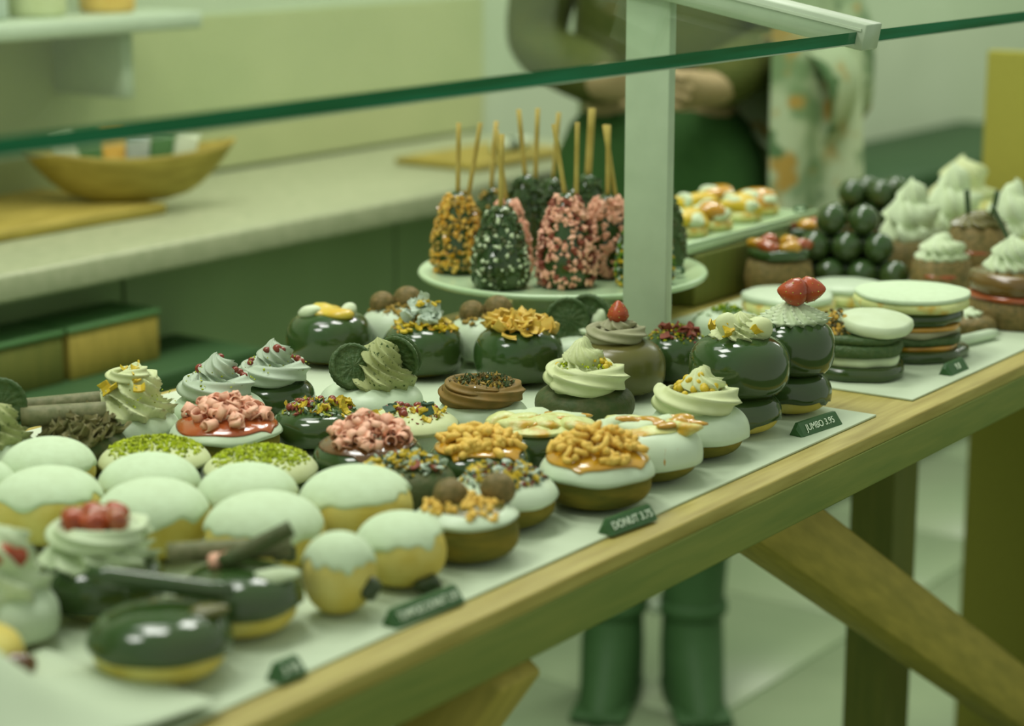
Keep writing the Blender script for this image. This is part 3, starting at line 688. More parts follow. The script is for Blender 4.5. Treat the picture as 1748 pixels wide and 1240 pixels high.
rosette(o, .032, .034, H - .002, M_OCREAM, 9, 2.2, .26, layers=1.3, y=-.004); cookie(o, (.006, .012, H + .026), (-.15, .1, .1)); cookie(o, (-.016, -.022, H + .016), (-.5, 0, .2))

# back rows
def jumbo(key, m, label, name='chocolate_jumbo_donut', a0=-.75):
    o, R, H = start(key, name, label); bun(o, R * .97, H, M_DOUGH); icing(o, R * .97, H, m, a0, .10, .003, 'chocolate_glaze'); return o, R, H
o, R, H = jumbo('C4', M_DARK, 'plump dark chocolate donut with a cap of yellow-white lemon curd')
blob(o, 'lemon_curd', M_LEMON, .021, (0, -.002, H + .0005), (1.1, .9, .42), .35); blob(o, 'cream_dollop', M_WCREAM, .011, (-.018, -.006, H + .003), (1, 1, .7)); blob(o, 'cream_dollop', M_WCREAM, .010, (.019, -.004, H + .003), (1, 1, .7))
o, R, H = jumbo('C5', M_DARK, 'plump dark chocolate donut with pale flower petals and yellow zest')
zf = lambda r: ztop(R, H, r, .003)
pieces(o, 'petal', PETALS, 34, .019, lambda r: H + .004, .001, 1.2, .9, 1.3, heap=.024); pieces(o, 'yellow_petal', YFLAKES, 34, R * .85, zf, .002, 1.0)
crumbs(o, 'zest', [M_YEL, M_GOLD, M_CAR], 90, R * .85, zf, .0013, .001, long=2.5)
pieces(o, 'yellow_petal', YFLAKES, 8, .016, lambda r: H + .022, 0, 1.2)
o, R, H = jumbo('C6', M_DARK, 'plump dark chocolate donut topped with golden honeycomb flakes')
pieces(o, 'honeycomb_flake', FLAKES, 46, R * .84, lambda r: ztop(R, H, r, .003), .003, 1.0, .85, 1.35, heap=.007)
o, R, H = jumbo('C7', M_MILK, 'plump milk chocolate donut with mauve cream swirl and a strawberry')
rope(o, .026, .018, 1.3, .0085, .004, H - .002, M_PCREAM, 5, start=.8); rosette(o, .022, .022, H + .004, M_PCREAM, 8, 2, .26); strawberry(o, (0, -.002, H + .018), .0105)
o, R, H = jumbo('C8', M_DARK, 'dark chocolate donut with pistachio bits and red petals beside the white post')
zf = lambda r: ztop(R, H, r, .003)
pieces(o, 'red_petal', RPETALS, 14, R * .7, zf, .003, 1, .8, 1.2, heap=.005); crumbs(o, 'pistachio_crumbs', [M_PIS1, M_YEL, M_RPET, M_PIS2], 170, R * .86, zf, .0017, .001, heap=.006)
for key, lab in (('W1', 'white iced donut with truffle halves, behind the petal-topped chocolate donut'), ('W2', 'white iced donut with truffle halves, behind the honeycomb donut')):
    o, R, H = start(key, 'truffle_donut', lab); bun(o, R * .97, H, M_WHITE); icing(o, R * .97, H, M_WHITE, -.6, .05, .0034)
    zf = lambda r: ztop(R, H, r, .002)
    pieces(o, 'nut_piece', [nug_mesh(i + 20, M_NUT, 'nut_piece', .006, .0024) for i in range(4)], 40, R * .8, zf, .002, 1.2, .8, 1.2)
    crumbs(o, 'crumble', [M_TRUF, M_NUT, M_MATTE], 240, R * .80, zf, .0018, .001, heap=.006)
    link('truffle', TRUF, o, (-.014, 0, H + .006), (.3, 0, 0), 1.05); link('truffle', TRUF, o, (.012, .008, H + .008), (0, .4, 1), 1.2)
o, R, H = start('O3', 'cookie_cream_donut', 'white iced donut carrying two dark cocoa cookies under the cake stand')
bun(o, R * .97, H, M_WHITE); icing(o, R * .97, H, M_WHITE, -.6, .05, .0034)
cookie(o, (-.010, -.010, H + .018), (-.2, 0, .12)).scale = (1.08,) * 3; cookie(o, (.010, .004, H + .019), (-.1, .1, -.2)).scale = (1.08,) * 3
rope(o, .010, .004, 1.4, .0035, .002, H + .004, M_WCREAM, 4, 'cream_squiggle', x=.012, y=-.012); blob(o, 'cream_dab', M_WCREAM, .011, (.022, -.002, H + .014), (.7, .6, 1.3))
o, R, H = start('W3', 'pistachio_donut', 'flat white iced donut with a green pistachio centre on the far sheet')
bun(o, R * .97, H, M_WHITE); icing(o, R * .97, H, M_WHITE, -.5, .05, .003)
crumbs(o, 'pistachio_crumbs', [M_GREEN, M_PIS1, M_GREEN], 120, .016, lambda r: H + .003, .0019, .001, heap=.006); crumbs(o, 'pistachio_flecks', [M_GREEN, M_PIS2], 22, R * .85, lambda r: ztop(R, H, r, .003), .0018)
# two-tier jumbos: a plump donut resting on a smaller one, one figure each
def tier(key, x, y, wl, Hl, xu, wu, Hu, label):
    p = ITEMS[key]['p'].copy(); Rl = wl / 2 / ppm(p) - .003; Ru = wu / 2 / ppm(p) - .003
    o = empty('two_tier_jumbo', p, label, 'donut', 'two-tier jumbo donuts', face_cam(p))
    bun(o, Rl * .97, Hl, M_YDOUGH, 'lower_dough'); icing(o, Rl * .97, Hl, M_DARK, -.25, .25, .003, 'lower_glaze', drips=5, dl=.4)
    dx = 0.0
    u = bpy.data.objects.new('upper_donut', None); COL.objects.link(u); u.parent = o; u.location = (dx, 0.004, Hl - .002); u.empty_display_size = .02
    bun(u, Ru * .97, Hu, M_DOUGH, 'upper_dough'); icing(u, Ru * .97, Hu, M_DARK, -.9, .08, .003, 'upper_glaze')
    return o, u, Ru, Hu
o, u, R, H = tier('C9', 1262, 738, 150, .034, 1242, 176, .052, 'two-tier chocolate jumbo with yellow-flecked cream on top')
rosette(u, .029, .024, H - .002, M_CREAM, 11, 2, .34, layers=1.3); blob(u, 'cream_dollop', M_CREAM, .012, (.012, -.006, H + .008), (1.2, 1, .8), .25); blob(u, 'cream_dollop', M_CREAM, .012, (-.008, -.004, H + .010), (1.1, 1, .9), .25)
pieces(u, 'lemon_piece', [flake_mesh(70 + i, M_YEL, .010, 'lemon_piece') for i in range(3)], 16, .029, lambda r: H + .016 - r * .35, 0, 1.2)
o, u, R, H = tier('C10', 1347, 702, 138, .036, 1352, 146, .050, 'two-tier chocolate jumbo with white cream and a cut strawberry on top')
rosette(u, .0255, .021, H - .002, M_WCREAM, 15, .7, .28, layers=.5, tip=.45)
strawberry(u, (.010, -.004, H + .026), .0135, (0, -1.45, .25)); strawberry(u, (.004, .006, H + .027), .0125, (0, 1.5, -.15))

# ------------------------------------------------------------------ far sheet: whoopie cookies, cakes, truffles
FG = 'pastries on the far sheet'
def disc(par, R, h, z, m, name, wobk=.03, rnd=.35):
    e = h * rnd
    prof = [(1e-5, z), (R - e, z), (R - e * .3, z + e * .3), (R, z + h / 2), (R - e * .3, z + h - e * .3), (R - e, z + h), (R * .5, z + h + .001), (1e-5, z + h + .0012)]
    ph = RNG.uniform(0, 6.28, 3)
    V, F = lathe(prof, 44, lambda th, r, zz, t: (r * (1 + wobk * (np.cos(3 * th + ph[0]) + .7 * np.cos(5 * th + ph[1]) + .5 * np.cos(9 * th + ph[2]))), zz))
    return link(name, mesh(name, V, F, m), par)
def at_b(x, y, z=TP): p = P(x, y, z); p[2] = z; return p
p = ITEMS['F_S1']['p'].copy(); o = empty('whoopie_stack', p, 'stack of dark cocoa whoopie cookies with white cream and nut crumble', 'cookie', FG, face_cam(p)); k = 1 / ppm(p)
disc(o, 84 * k, .013, 0, M_DARK, 'bottom_cookie'); disc(o, 72 * k, .010, .013, M_WCREAM, 'cream_layer', .05); disc(o, 80 * k, .012, .023, M_OREO, 'middle_cookie')
disc(o, 74 * k, .008, .035, M_OREO, 'top_cookie'); q = disc(o, 62 * k, .012, .043, M_WCREAM, 'cream_top', .02); q.location.x = 26 * k; q.rotation_euler = (.10, .06, 0); q.location.z = .003
crumbs(o, 'nut_crumble', [M_NUT, M_MATTE, M_TRUF, M_FUDGE], 260, .024, lambda r: .043, .0028, heap=.022, x0=-40 * k, y0=-.006)
p = ITEMS['F_S2']['p'].copy(); o = empty('whoopie_stack', p, 'taller whoopie stack under a yellow sponge round with white icing', 'cookie', FG, face_cam(p)); k = 1 / ppm(p)
disc(o, 96 * k, .011, 0, M_DARK, 'bottom_cookie'); disc(o, 80 * k, .005, .011, M_CAR, 'filling_line'); disc(o, 84 * k, .008, .016, M_OREO, 'lower_cookie'); disc(o, 78 * k, .007, .024, M_PCREAM, 'cream_layer', .05)
disc(o, 82 * k, .005, .031, M_CAR, 'filling_line'); disc(o, 86 * k, .015, .036, M_DARK, 'upper_cookie')
disc(o, 98 * k, .010, .051, M_TOAST, 'sponge_round', .02); disc(o, 97 * k, .005, .0605, M_SUGAR, 'white_icing', .015)
for key, wd, lab in (('F_R1', 160, 'flat yellow round with smooth white icing, nearest the white post'), ('F_R2', 130, 'flat yellow round with white icing leaning behind the whoopie stacks')):
    p = ITEMS[key]['p'].copy(); o = empty('iced_round', p, lab, 'pastry', FG, face_cam(p)); k = 1 / ppm(p)
    disc(o, wd / 2 * k, .014, 0, M_TOAST, 'sponge_base'); disc(o, wd / 2 * k * .97, .008, .014, M_WHITE, 'white_icing')
p = ITEMS['F_OT']['p'].copy(); o = empty('orange_tart', p, 'small orange-brown tart with white cream beside the tall whoopie stack', 'pastry', FG, face_cam(p)); k = 1 / ppm(p)
bun(o, 46 * k, .020, M_TRUF, 'base'); rosette(o, 30 * k, .012, .016, M_WCREAM, 8, 1.4, .2)
p0, p1_ = P(1612, 598, TP), P(1700, 578, TP)
q = tag(link('cream_finger', mesh('cream_finger', *tube([p0 + (p1_ - p0) * t + np.array([0, 0, .006]) for t in np.linspace(0, 1, 8)], [.003, .006, .006, .006, .006, .006, .006, .004], 12), M_WHITE)), 'white finger biscuit lying flat beside the dark cookie', 'biscuit')
p = ITEMS['F_CC']['p'].copy(); o = empty('chocolate_cake', p, 'brown glazed cake with an orange band and piped cream at the right edge', 'cake', FG, face_cam(p)); k = 1 / ppm(p)
disc(o, 86 * k, .030, 0, M_TRUF, 'base', .01, .2); disc(o, 85 * k, .006, .030, M_JAM, 'orange_band', .01); disc(o, 84 * k, .022, .036, mat('brown_glaze', (112, 84, 38), (98, 78, 36), .2, .5, 20, coat=.3), 'brown_glaze', .01, .25)
rosette(o, .036, .040, .057, M_WCREAM, 12, 1.6, .26, layers=1.6, x=-.006)
choc_stick(o, (-.010, .0, .085), (-.032, .0, .128), .0022, 'chocolate_straw', M_DARK)
# truffle heap: each ball a thing
ball = ico(.0184, M_DARK, 'chocolate_ball', 3, 1.0)
br = .0186
def heap(c, z0, rows, group, where, tiers=3):
    rz_ = face_cam(c); ca, sa = math.cos(rz_), math.sin(rz_); sp_ = .0378; ry = sp_ * .866
    names = ('bottom row', 'second tier', 'top'); lay = [list(rows)]
    while len(lay[-1]) > 1 or lay[-1][0] > 1:
        nx = [r - 1 for r in lay[-1][:max(1, len(lay[-1]) - 1)] if r > 1]
        if not nx: break
        lay.append(nx)
    for t, rws in enumerate(lay[:tiers]):
        for q, n_ in enumerate(rws):
            for m_ in range(n_):
                x = (m_ - (n_ - 1) / 2) * sp_; y = (q - (len(rows) - 1) / 2) * ry + t * ry / 3 * 1.0; z = z0 + br + t * sp_ * .8166
                lab = '%s glossy chocolate ball from the left in the %s of %s' % (('first', 'second', 'third', 'fourth')[m_], (('bottom', 'second-tier', 'top')[min(t, 2)] + (' front row', ' middle row', ' back row')[q if len(rws) == 3 else q * 2]), where)
                tag(link('chocolate_ball', ball, None, (c[0] + ca * x - sa * y, c[1] + sa * x + ca * y, z), (random.random(), random.random(), 0)), lab, 'chocolate ball', group)
hc = ITEMS['F_H']['p']; heap(hc, TP, (4, 3, 2), 'chocolate balls in the near heap', 'the near heap')
p = ITEMS['F_CF']['p'].copy(); o = empty('chocolate_cake', p, 'dark low cake carrying the far heap of chocolate balls', 'cake', FG, face_cam(p)); disc(o, .075, .012, 0, M_OREO, 'base', .01); disc(o, .07, .005, .012, M_JAM, 'glaze', .01)
heap(p, TP + .0185, (4, 3, 2), 'chocolate balls in the far heap', 'the far heap', 2)
for key, lab in (('F_C1', 'dark glazed cake with orange fruit pieces beside the wooden riser, nearer'), ('F_C2', 'dark glazed cake with orange fruit pieces behind the truffle heap')):
    p = ITEMS[key]['p'].copy(); o = empty('fruit_cake', p, lab, 'cake', FG, face_cam(p)); disc(o, .040, .045, 0, M_TRUF, 'base', .02, .25); disc(o, .037, .012, .045, M_DARK, 'glaze', .03)
    for q in range(6): blob(o, 'orange_fruit', M_CAR if q % 2 else M_JAM, .011, (.025 * math.cos(q * 1.05), .025 * math.sin(q * 1.05), .060), (1.2, 1, .7), .2, 2)
def cream_cake(key, Rr, hh, lab, m=M_WCREAM, base=M_TRUF, sticks=0, hb=.045, n=11, layers=2.0):
    p = ITEMS[key]['p'].copy(); o = empty('cream_cake', p, lab, 'cake', 'whipped cream cakes', face_cam(p))
    disc(o, Rr, hb, 0, base, 'base', .01, .2); disc(o, Rr * .98, .006, hb * .55, M_JAM, 'orange_band', .01)
    rosette(o, Rr * .95, hh, hb - .002, m, n, 1.6, .24, layers=layers)
    for q in range(sticks): choc_stick(o, (-.012 + .026 * q, 0, hb + hh * .3), (-.016 + .036 * q, 0, hb + hh + .022), .0034, 'chocolate_straw', M_DARK)
    return o
cream_cake('F_K1', .036, .032, 'small cake with ruffled cream just behind the tall whoopie stack')
cream_cake('F_K2', .044, .075, 'tall white whipped cream cake beside the near truffle heap', n=7, layers=2.4)
cream_cake('F_K3', .045, .085, 'tallest white whipped cream cake, middle of the cream cakes', n=7, layers=2.4)
cream_cake('F_K4', .038, .018, 'brown chocolate cake with two upright chocolate straws', M_MILK, M_TRUF, 2, .075, 9, 1)
cream_cake('F_K5', .043, .070, 'white cream cake with yellow crumbs at the right edge', M_WCREAM, M_TOAST, 0, .05, 8)
cream_cake('F_K6', .050, .060, 'pale yellow swirled cake at the back near the tan board', M_CREAM, M_TOAST, 0, .05, 6, 1.5)

# wooden riser with a platter of meringues
rz = TZ
rb = box('wooden_riser', 2.045, 2.27, .395, .58, TZ + .0005, TZ + .060, M_DWOOD, None, .003); tag(rb, 'dark wooden block carrying the white rectangular platter', 'riser')
zp = TZ + .0605
c0 = P(1160, 424, zp + .012); c1 = P(1405, 362, zp + .012)
pl = empty('platter', ((c0[0] + c1[0]) / 2, c0[1] + .085, zp), 'white rectangular porcelain platter of meringue tarts on the wooden block', 'platter')
L2 = (c1[0] - c0[0]) / 2
link('dish', box_mesh('dish', -L2, L2, -.085, .085, 0, .012, M_PORC, .005, 3), pl)
link('rim', box_mesh('rim', -L2, L2, -.085, -.079, .012, .0145, M_PORC, .001, 1), pl); link('rim', box_mesh('rim', -L2, L2, .079, .085, .012, .0145, M_PORC, .001, 1), pl)
TL = []
for x, y in ((1172, 402), (1212, 392), (1262, 376), (1306, 362), (1190, 372), (1244, 354)):
    p = P(x, y, zp + .012); p[2] = zp + .0125; TL.append(dict(p=p, R=.0265))
def tclamp(A): A['p'][0] = min(max(A['p'][0], pl.location.x - L2 + .03), pl.location.x + L2 - .06); A['p'][1] = min(max(A['p'][1], pl.location.y - .052), pl.location.y + .052)
relax(TL, (), 1.08, 160, tclamp)
TLAB = ['front left toasted meringue tart on the platter, beside the post', 'front toasted meringue tart on the platter, second from the post', 'front toasted meringue tart on the platter, third from the post', 'front toasted meringue tart nearest the platter label', 'back left toasted meringue tart on the platter', 'back right toasted meringue tart on the platter']
for i in range(6):
    p = TL[i]['p']
    o = empty('meringue_tart', p, TLAB[i], 'tart', 'meringue tarts on the platter', face_cam(p))
    disc(o, .026, .012, 0, M_TOAST, 'crust'); blob(o, 'lemon_curd', M_CAR if i % 2 else M_YEL, .024, (0, 0, .018), (1.1, 1, .55), .2); blob(o, 'meringue', M_WCREAM, .012, (-.011, -.010, .021), (1, 1, .9), .2); blob(o, 'meringue', M_WCREAM, .011, (.011, -.011, .018), (1, 1, .7), .2)

# ------------------------------------------------------------------ cake stand with candy apples
sb = P(960, 560, TZ); sb[2] = TZ + .0008
zpl = None
for z in np.arange(TZ + .02, TZ + .2, .0005):
    c = MW.T @ (np.array([sb[0], sb[1], z]) - CAM)
    if CY + FPX * c[1] / c[2] <= 470: zpl = z; break
hs = zpl - sb[2]; Rpl = 495 / 2 / ppm((sb[0], sb[1], zpl))
st = empty('cake_stand', sb, 'round white porcelain cake stand holding candy apples', 'cake stand')
V, F = lathe([(1e-5, 0), (.072, 0), (.074, .003), (.068, .008), (.056, hs * .45), (.050, hs - .008), (.056, hs - .004), (1e-5, hs - .003)], 48); link('pedestal', mesh('pedestal', V, F, M_PORC), st)
V, F = lathe([(1e-5, hs - .003), (.05, hs - .003), (Rpl * .8, hs - .002), (Rpl - .003, hs + .0005), (Rpl, hs + .004), (Rpl - .002, hs + .0075), (Rpl - .008, hs + .0062), (Rpl * .85, hs + .003), (1e-5, hs + .0025)], 72); link('plate', mesh('plate', V, F, M_PORC), st)
zap = sb[2] + hs + .003
stick_me = mesh('skewer', *tube([(0, 0, t * .084) for t in np.linspace(0, 1, 5)], .0026, 8), M_SKEWER)
stick_thick = mesh('skewer', *tube([(0, 0, t * .084) for t in np.linspace(0, 1, 5)], .0040, 8), M_SKEWER)
AP = []
def apple(x, y, Ra, Ha, base, mats, n, size, label, tiltx, tilty, thick=False, L=1.0, sk=()):
    Ra *= .94; p = P(x, y, zap); p[2] = zap
    for _ in range(300):
        for q, rq in AP:
            d = p[:2] - q; dl = np.linalg.norm(d)
            if dl < (Ra + rq) * 1.20: p[:2] += d / (dl + 1e-9) * ((Ra + rq) * 1.20 - dl) * .7
        d = p[:2] - sb[:2]; dl = np.linalg.norm(d)
        if dl > Rpl - Ra - .006: p[:2] = sb[:2] + d / dl * (Rpl - Ra - .006)
    AP.append((p[:2].copy(), Ra))
    o = empty('candy_apple', p, label, 'candy apple', 'candy apples on the cake stand', face_cam(p))
    prof = [(1e-5, 0), (Ra * .8, .0), (Ra * .97, Ha * .08), (Ra, Ha * .2), (Ra * .95, Ha * .4), (Ra * .82, Ha * .6), (Ra * .62, Ha * .8), (Ra * .40, Ha * .94), (Ra * .18, Ha), (1e-5, Ha * .99)]
    V, F = lathe(prof, 28, lambda th, r, z, t: (r * (1 + .04 * np.cos(3 * th + x)), z)); link('coating', mesh('coating', V, F, base), o)
    pz = np.array([q[1] for q in prof[1:]]); pr = np.array([q[0] for q in prof[1:]]); pts = []
    for i in range(n):
        z = Ha * random.uniform(.03, .96); r = float(np.interp(z, pz, pr)) + size * .3; a = random.uniform(0, 6.283); pts.append((r * math.cos(a), r * math.sin(a), z))
    crumbs(o, 'candy_bits', mats, 0, 0, None, size, pts=pts)
    link('skewer', stick_thick if thick else stick_me, o, (0, 0, Ha * .88), (tiltx, tilty, 0), (1, 1, L))
    for q, (ax, ay) in enumerate(sk): link('skewer', stick_me, o, (.010, .006, Ha * .84), (ax, ay, 0), (1, 1, L * 1.05))
apple(966, 488, .031, .098, M_DARK, [M_PINK, M_PINK, M_RPET], 560, .0042, 'tall pink candy apple in front with dark chocolate showing', .0, -.16, sk=[(.0, .01)])
apple(876, 490, .030, .086, M_DARK, [M_OREO, M_DARK, M_MATTE, M_WCREAM], 560, .0033, 'dark candy apple with cookie crumbs and white drizzle', 0, .02)
apple(782, 464, .029, .088, M_DARK, [M_NUT, M_CAR, M_GOLD], 600, .0036, 'candy apple coated in golden chopped nuts', .0, .02, sk=[(.0, .17)])
apple(828, 470, .025, .084, M_DARK, [M_PINK], 420, .0048, 'pink-coated candy apple behind the dark cookie-crumb one', .05, -.14)
apple(1036, 470, .029, .088, M_DARK, [M_PINK], 440, .0048, 'pink candy apple beside the white post', .0, .0, sk=[(.0, -.16)])
apple(1090, 484, .031, .084, M_DARK, [M_YEL, M_GREEN, M_PETAL, M_BLUE], 560, .0034, 'candy apple with rainbow sprinkles half hidden by the post', .0, -.10)
apple(898, 448, .027, .098, M_DARK, [M_OREO, M_DARK], 280, .0040, 'dark candy apple standing behind the cookie-crumb one', .0, -.10, sk=[(.0, .03)])
apple(1002, 446, .026, .098, M_DARK, [M_OREO, M_DARK], 260, .0040, 'dark candy apple with a thick skewer behind the tall pink one', .0, .05, True)
apple(946, 440, .025, .088, M_DARK, [M_OREO, M_MATTE], 240, .0038, 'dark candy apple at the back between the pink ones', .0, .08)
apple(1126, 458, .029, .090, M_OREO, [M_OREO, M_MATTE], 280, .0038, 'dark candy apple showing just right of the post', .0, .05)
apple(852, 440, .023, .078, M_DARK, [M_OREO, M_NUT], 240, .0038, 'dark nutty candy apple at the back of the stand', 0, .08)

# ------------------------------------------------------------------ sneeze guard
pb = P(1103, 630, TZ)
GX = pb[0]; gy0, gz0 = .05, 1.237; gy1, gz1 = pb[1] + .02, 1.237 + (pb[1] + .02 - .05) * .185
sg = empty('sneeze_guard', (GX, pb[1], TZ), 'white steel post and arm holding two clear glass shelf panes over the pastries', 'glass shelf')
def rel(o): o.parent = sg; o.location = o.location - sg.location; return o
def wpost(x):
    q = rel(box('post', x - .006, x + .006, pb[1] - .025, pb[1] + .025, TZ + .0005, gz1 + .05, M_METAL, None, .0015)); return q
wpost(GX)
ang = math.atan2(gz1 - gz0, gy1 - gy0)
def arm(x):
    L = math.hypot(gy1 - gy0, gz1 - gz0) + .30
    q = link('arm', box_mesh('arm', -.016, .016, -.004, L, -.011, .013, M_METAL, .0012, 1), None, (x, gy0 - .004, gz0), (ang, 0, 0)); rel(q)
    for s in (-1, 1): link('groove', box_mesh('groove', s * .0165 - .0008, s * .0165 + .0008, 0, L, .006, .0085, M_METAL), q)
arm(GX + .0)
def pane(x0, x1, name):
    L = .52; t = .0055
    V = [(x0, 0, -t), (x1, 0, -t), (x1, L, -t), (x0, L, -t), (x0, 0, t), (x1, 0, t), (x1, L, t), (x0, L, t)]
    F = [(3, 2, 1, 0), (4, 5, 6, 7), (0, 1, 5, 4), (1, 2, 6, 5), (2, 3, 7, 6), (3, 0, 4, 7)]
    q = link(name, mesh(name, V, F, [M_GLASS, M_GEDGE], False, [0, 0, 1, 1, 1, 1]), None, (0, gy0, gz0), (ang, 0, 0)); rel(q)
    link('edge_highlight', box_mesh('edge_highlight', x0, x1, -.0008, .0006, -t - .0006, -t + .0004, M_METAL), q)
pane(.10, GX - .0145, 'glass_pane'); pane(GX + .0145, 3.3, 'glass_pane')

# ------------------------------------------------------------------ price labels
def label(a, b2, text, lab, hgt=.011, ts=.0085):
    A, B = P(a[0], a[1], TP), P(b2[0], b2[1], TP); L = float(np.linalg.norm((B - A)[:2])); rz2 = math.atan2(B[1] - A[1], B[0] - A[0]); c = (A + B) / 2
    o = empty('price_label', (c[0], c[1], TP), lab, 'price label', 'black price labels', rz2)
    n = L / 2; d = .007; ch = .003
    sec = [(-d, 0), (d, 0), (.0028, hgt), (-.0002, hgt)]
    V = []; F = []
    for xx, k in ((-n, .55), (-n + ch, 1), (n - ch, 1), (n, .55)):
        V += [(xx, y * (.8 + .2 * k), z * k) for y, z in sec]
    for i in range(3):
        for j in range(4): q = i * 4; F.append((q + j, q + 4 + j, q + 4 + (j + 1) % 4, q + (j + 1) % 4))
    F += [(0, 1, 2, 3), (15, 14, 13, 12)]
    link('plate', mesh('plate', V, F, M_LABEL, False), o)
    cu = bpy.data.curves.new('lettering', 'FONT'); cu.body = text; cu.size = ts; cu.align_x = 'CENTER'; cu.align_y = 'CENTER'; cu.extrude = .0002; cu.materials.append(M_INK)
    t = bpy.data.objects.new('lettering', cu); COL.objects.link(t); t.parent = o
    sl = math.atan2(hgt, d - .0002); t.location = (0, -(d + .0002) / 2 - .0004, hgt / 2 + .0004); t.rotation_euler = (sl, 0, 0)
    bpy.context.view_layer.update()
    me = bpy.data.meshes.new_from_object(t); sxx = min(1.0, L * .86 / t.dimensions.x)
    g = link('lettering', me, o, t.location, t.rotation_euler, (sxx, 1, 1)); bpy.data.objects.remove(t); g.name = 'lettering'
label((1358, 745), (1428, 722), 'JUMBO 3.95', 'black price label reading JUMBO 3.95 below the two-tier chocolate donuts')
label((1032, 913), (1112, 884), 'DONUT 3.75', 'black price label reading DONUT 3.75 below the caramel fudge donut')
label((664, 1071), (782, 1024), 'TOMPOES DONUT 2.95', 'longest black price label with small white lettering, below the berliners')
label((466, 1165), (514, 1146), '3 95', 'short black price label nearest the camera')
label((1613, 641), (1644, 628), '9.8', 'tiny black price label in front of the dark cookies on the far sheet')
def tiny(p, lab):
    o = empty('price_label', p, lab, 'price label', 'black price labels', face_cam(p))
    link('plate', box_mesh('plate', -.008, .008, -.004, .004, 0, .007, M_LABEL, .001, 1), o); link('lettering', box_mesh('lettering', -.004, .004, -.0044, -.004, .002, .005, M_INK), o)
q = P(1156, 470, zap + .002); q[2] = zap + .0035; tiny(q, 'tiny black label on the cake stand right of the post')
q = P(930, 488, zap); q[2] = zap + .0035; tiny(q, 'tiny black label at the front of the cake stand')
q = P(1366, 362, zp + .012); q[2] = zp + .0125; tiny(q, 'tiny black label at the right end of the white platter')

# ------------------------------------------------------------------ back counter and what stands on it
ct = empty('back_counter', (1.7, 1.55, 0), 'pale stone counter along the back wall with olive cabinet fronts', 'counter')
def cpart(name, a, m, bev=.003):
    q = box(name, *a, m, None, bev); q.parent = ct; q.location = q.location - ct.location; return q
cpart('worktop', (.2, 3.3, 1.20, WY - .014, .862, .90), M_STONE, .006)
for i in range(5): cpart('cabinet_door', (.22 + i * .612, .22 + (i + 1) * .612 - .006, 1.325, 1.345, .10, .86), M_CAB, .002)
cpart('carcass', (.22, 3.28, 1.345, WY - .02, .10, .86), M_DCAB, .002); cpart('plinth', (.22, 3.28, 1.40, WY - .02, .006, .10), M_DCAB, .002)
bx0 = onY(122, 650, 1.22); bx1 = onY(272, 600, 1.22); zc = bx0[2]
sh = box('low_shelf', 1.30, 2.15, 1.15, 1.322, zc - .025, zc - .0005, mat('shelf_paint', (50, 82, 42), (54, 86, 46), 0.6, 0.25, 6), None, .003); tag(sh, 'dark low shelf below the back counter carrying the crate', 'shelf')
def crate(x0, x1, m, lab):
    Lc = x1 - x0; h = .062
    wb = empty('wooden_crate', ((x0 + x1) / 2, 1.265, zc), lab, 'crate')
    for nm, a in (('side', (-Lc / 2, Lc / 2, -.045, -.037, 0, h)), ('side', (-Lc / 2, Lc / 2, .037, .045, 0, h)), ('end', (Lc / 2 - .008, Lc / 2, -.037, .037, 0, h)), ('end', (-Lc / 2, -Lc / 2 + .008, -.037, .037, 0, h)), ('bottom', (-Lc / 2 + .008, Lc / 2 - .008, -.037, .037, 0, .006))): link(nm, box_mesh(nm, *a, m, .001, 1), wb)
    link('lid', box_mesh('lid', -Lc / 2 - .003, Lc / 2 + .003, -.048, .048, h, h + .008, M_DCAB, .002, 1), wb)
crate(bx0[0], bx1[0], M_LEGWOOD, 'small golden wooden box with a dark lid below the back counter')
crate(bx0[0] - .26, bx0[0] - .012, M_DWOOD, 'dark wooden box left of the golden one below the back counter')  # added dark box, stands in for the shadowed left part of the golden box
# long bowl
bc = P(222, 362, .90)
bo = empty('wooden_bowl', (bc[0], bc[1], .9185), 'long carved wooden bowl of packets on the back counter', 'bowl', None, face_cam(bc))
kb = 1 / ppm(bc)
n = 13; prof = []
for t in np.linspace(0, 1, 9): prof.append((.35 + .65 * t ** .6, t))
prof2 = [(r - .05, max(z, .14)) for r, z in reversed(prof)]
V, F = lathe([(1e-4, 0)] + prof + prof2 + [(1e-4, .14)], 40); V = V * np.array([185 * kb, 70 * kb, .068]); V[:, 2] += .02 * (V[:, 0] / (185 * kb)) ** 2 * (V[:, 2] / .068)
link('bowl', mesh('bowl', V, F, M_BOWL), bo)
pk = [M_WCREAM, M_DCAB, M_FUDGE, M_PETAL, M_DCAB, M_WCREAM]
for i in range(6):
    xx = (-88 + 34 * i) * kb
    q = empty('packet', np.array(bo.location) + np.array([math.cos(bo.rotation_euler[2]) * xx, math.sin(bo.rotation_euler[2]) * xx, .026]), ['white paper packet at the left of the wooden bowl', 'dark green packet leaning in the wooden bowl', 'golden packet in the middle of the wooden bowl', 'pale grey packet in the wooden bowl', 'dark packet standing right of the pale one in the bowl', 'cream packet at the right end of the wooden bowl'][i], 'packet', 'packets in the wooden bowl', bo.rotation_euler[2])
    link('wrapper', box_mesh('wrapper', -.017, .017, -.006, .006, 0, .072, pk[i], .003, 2), q, (0, 0, 0), (.25 - .1 * (i % 3), (-.25 + .1 * i), 0)); link('seal', box_mesh('seal', -.017, .017, -.0015, .0015, .0715, .080, pk[i]), q, (0, 0, 0), (.25 - .1 * (i % 3), (-.25 + .1 * i), 0))
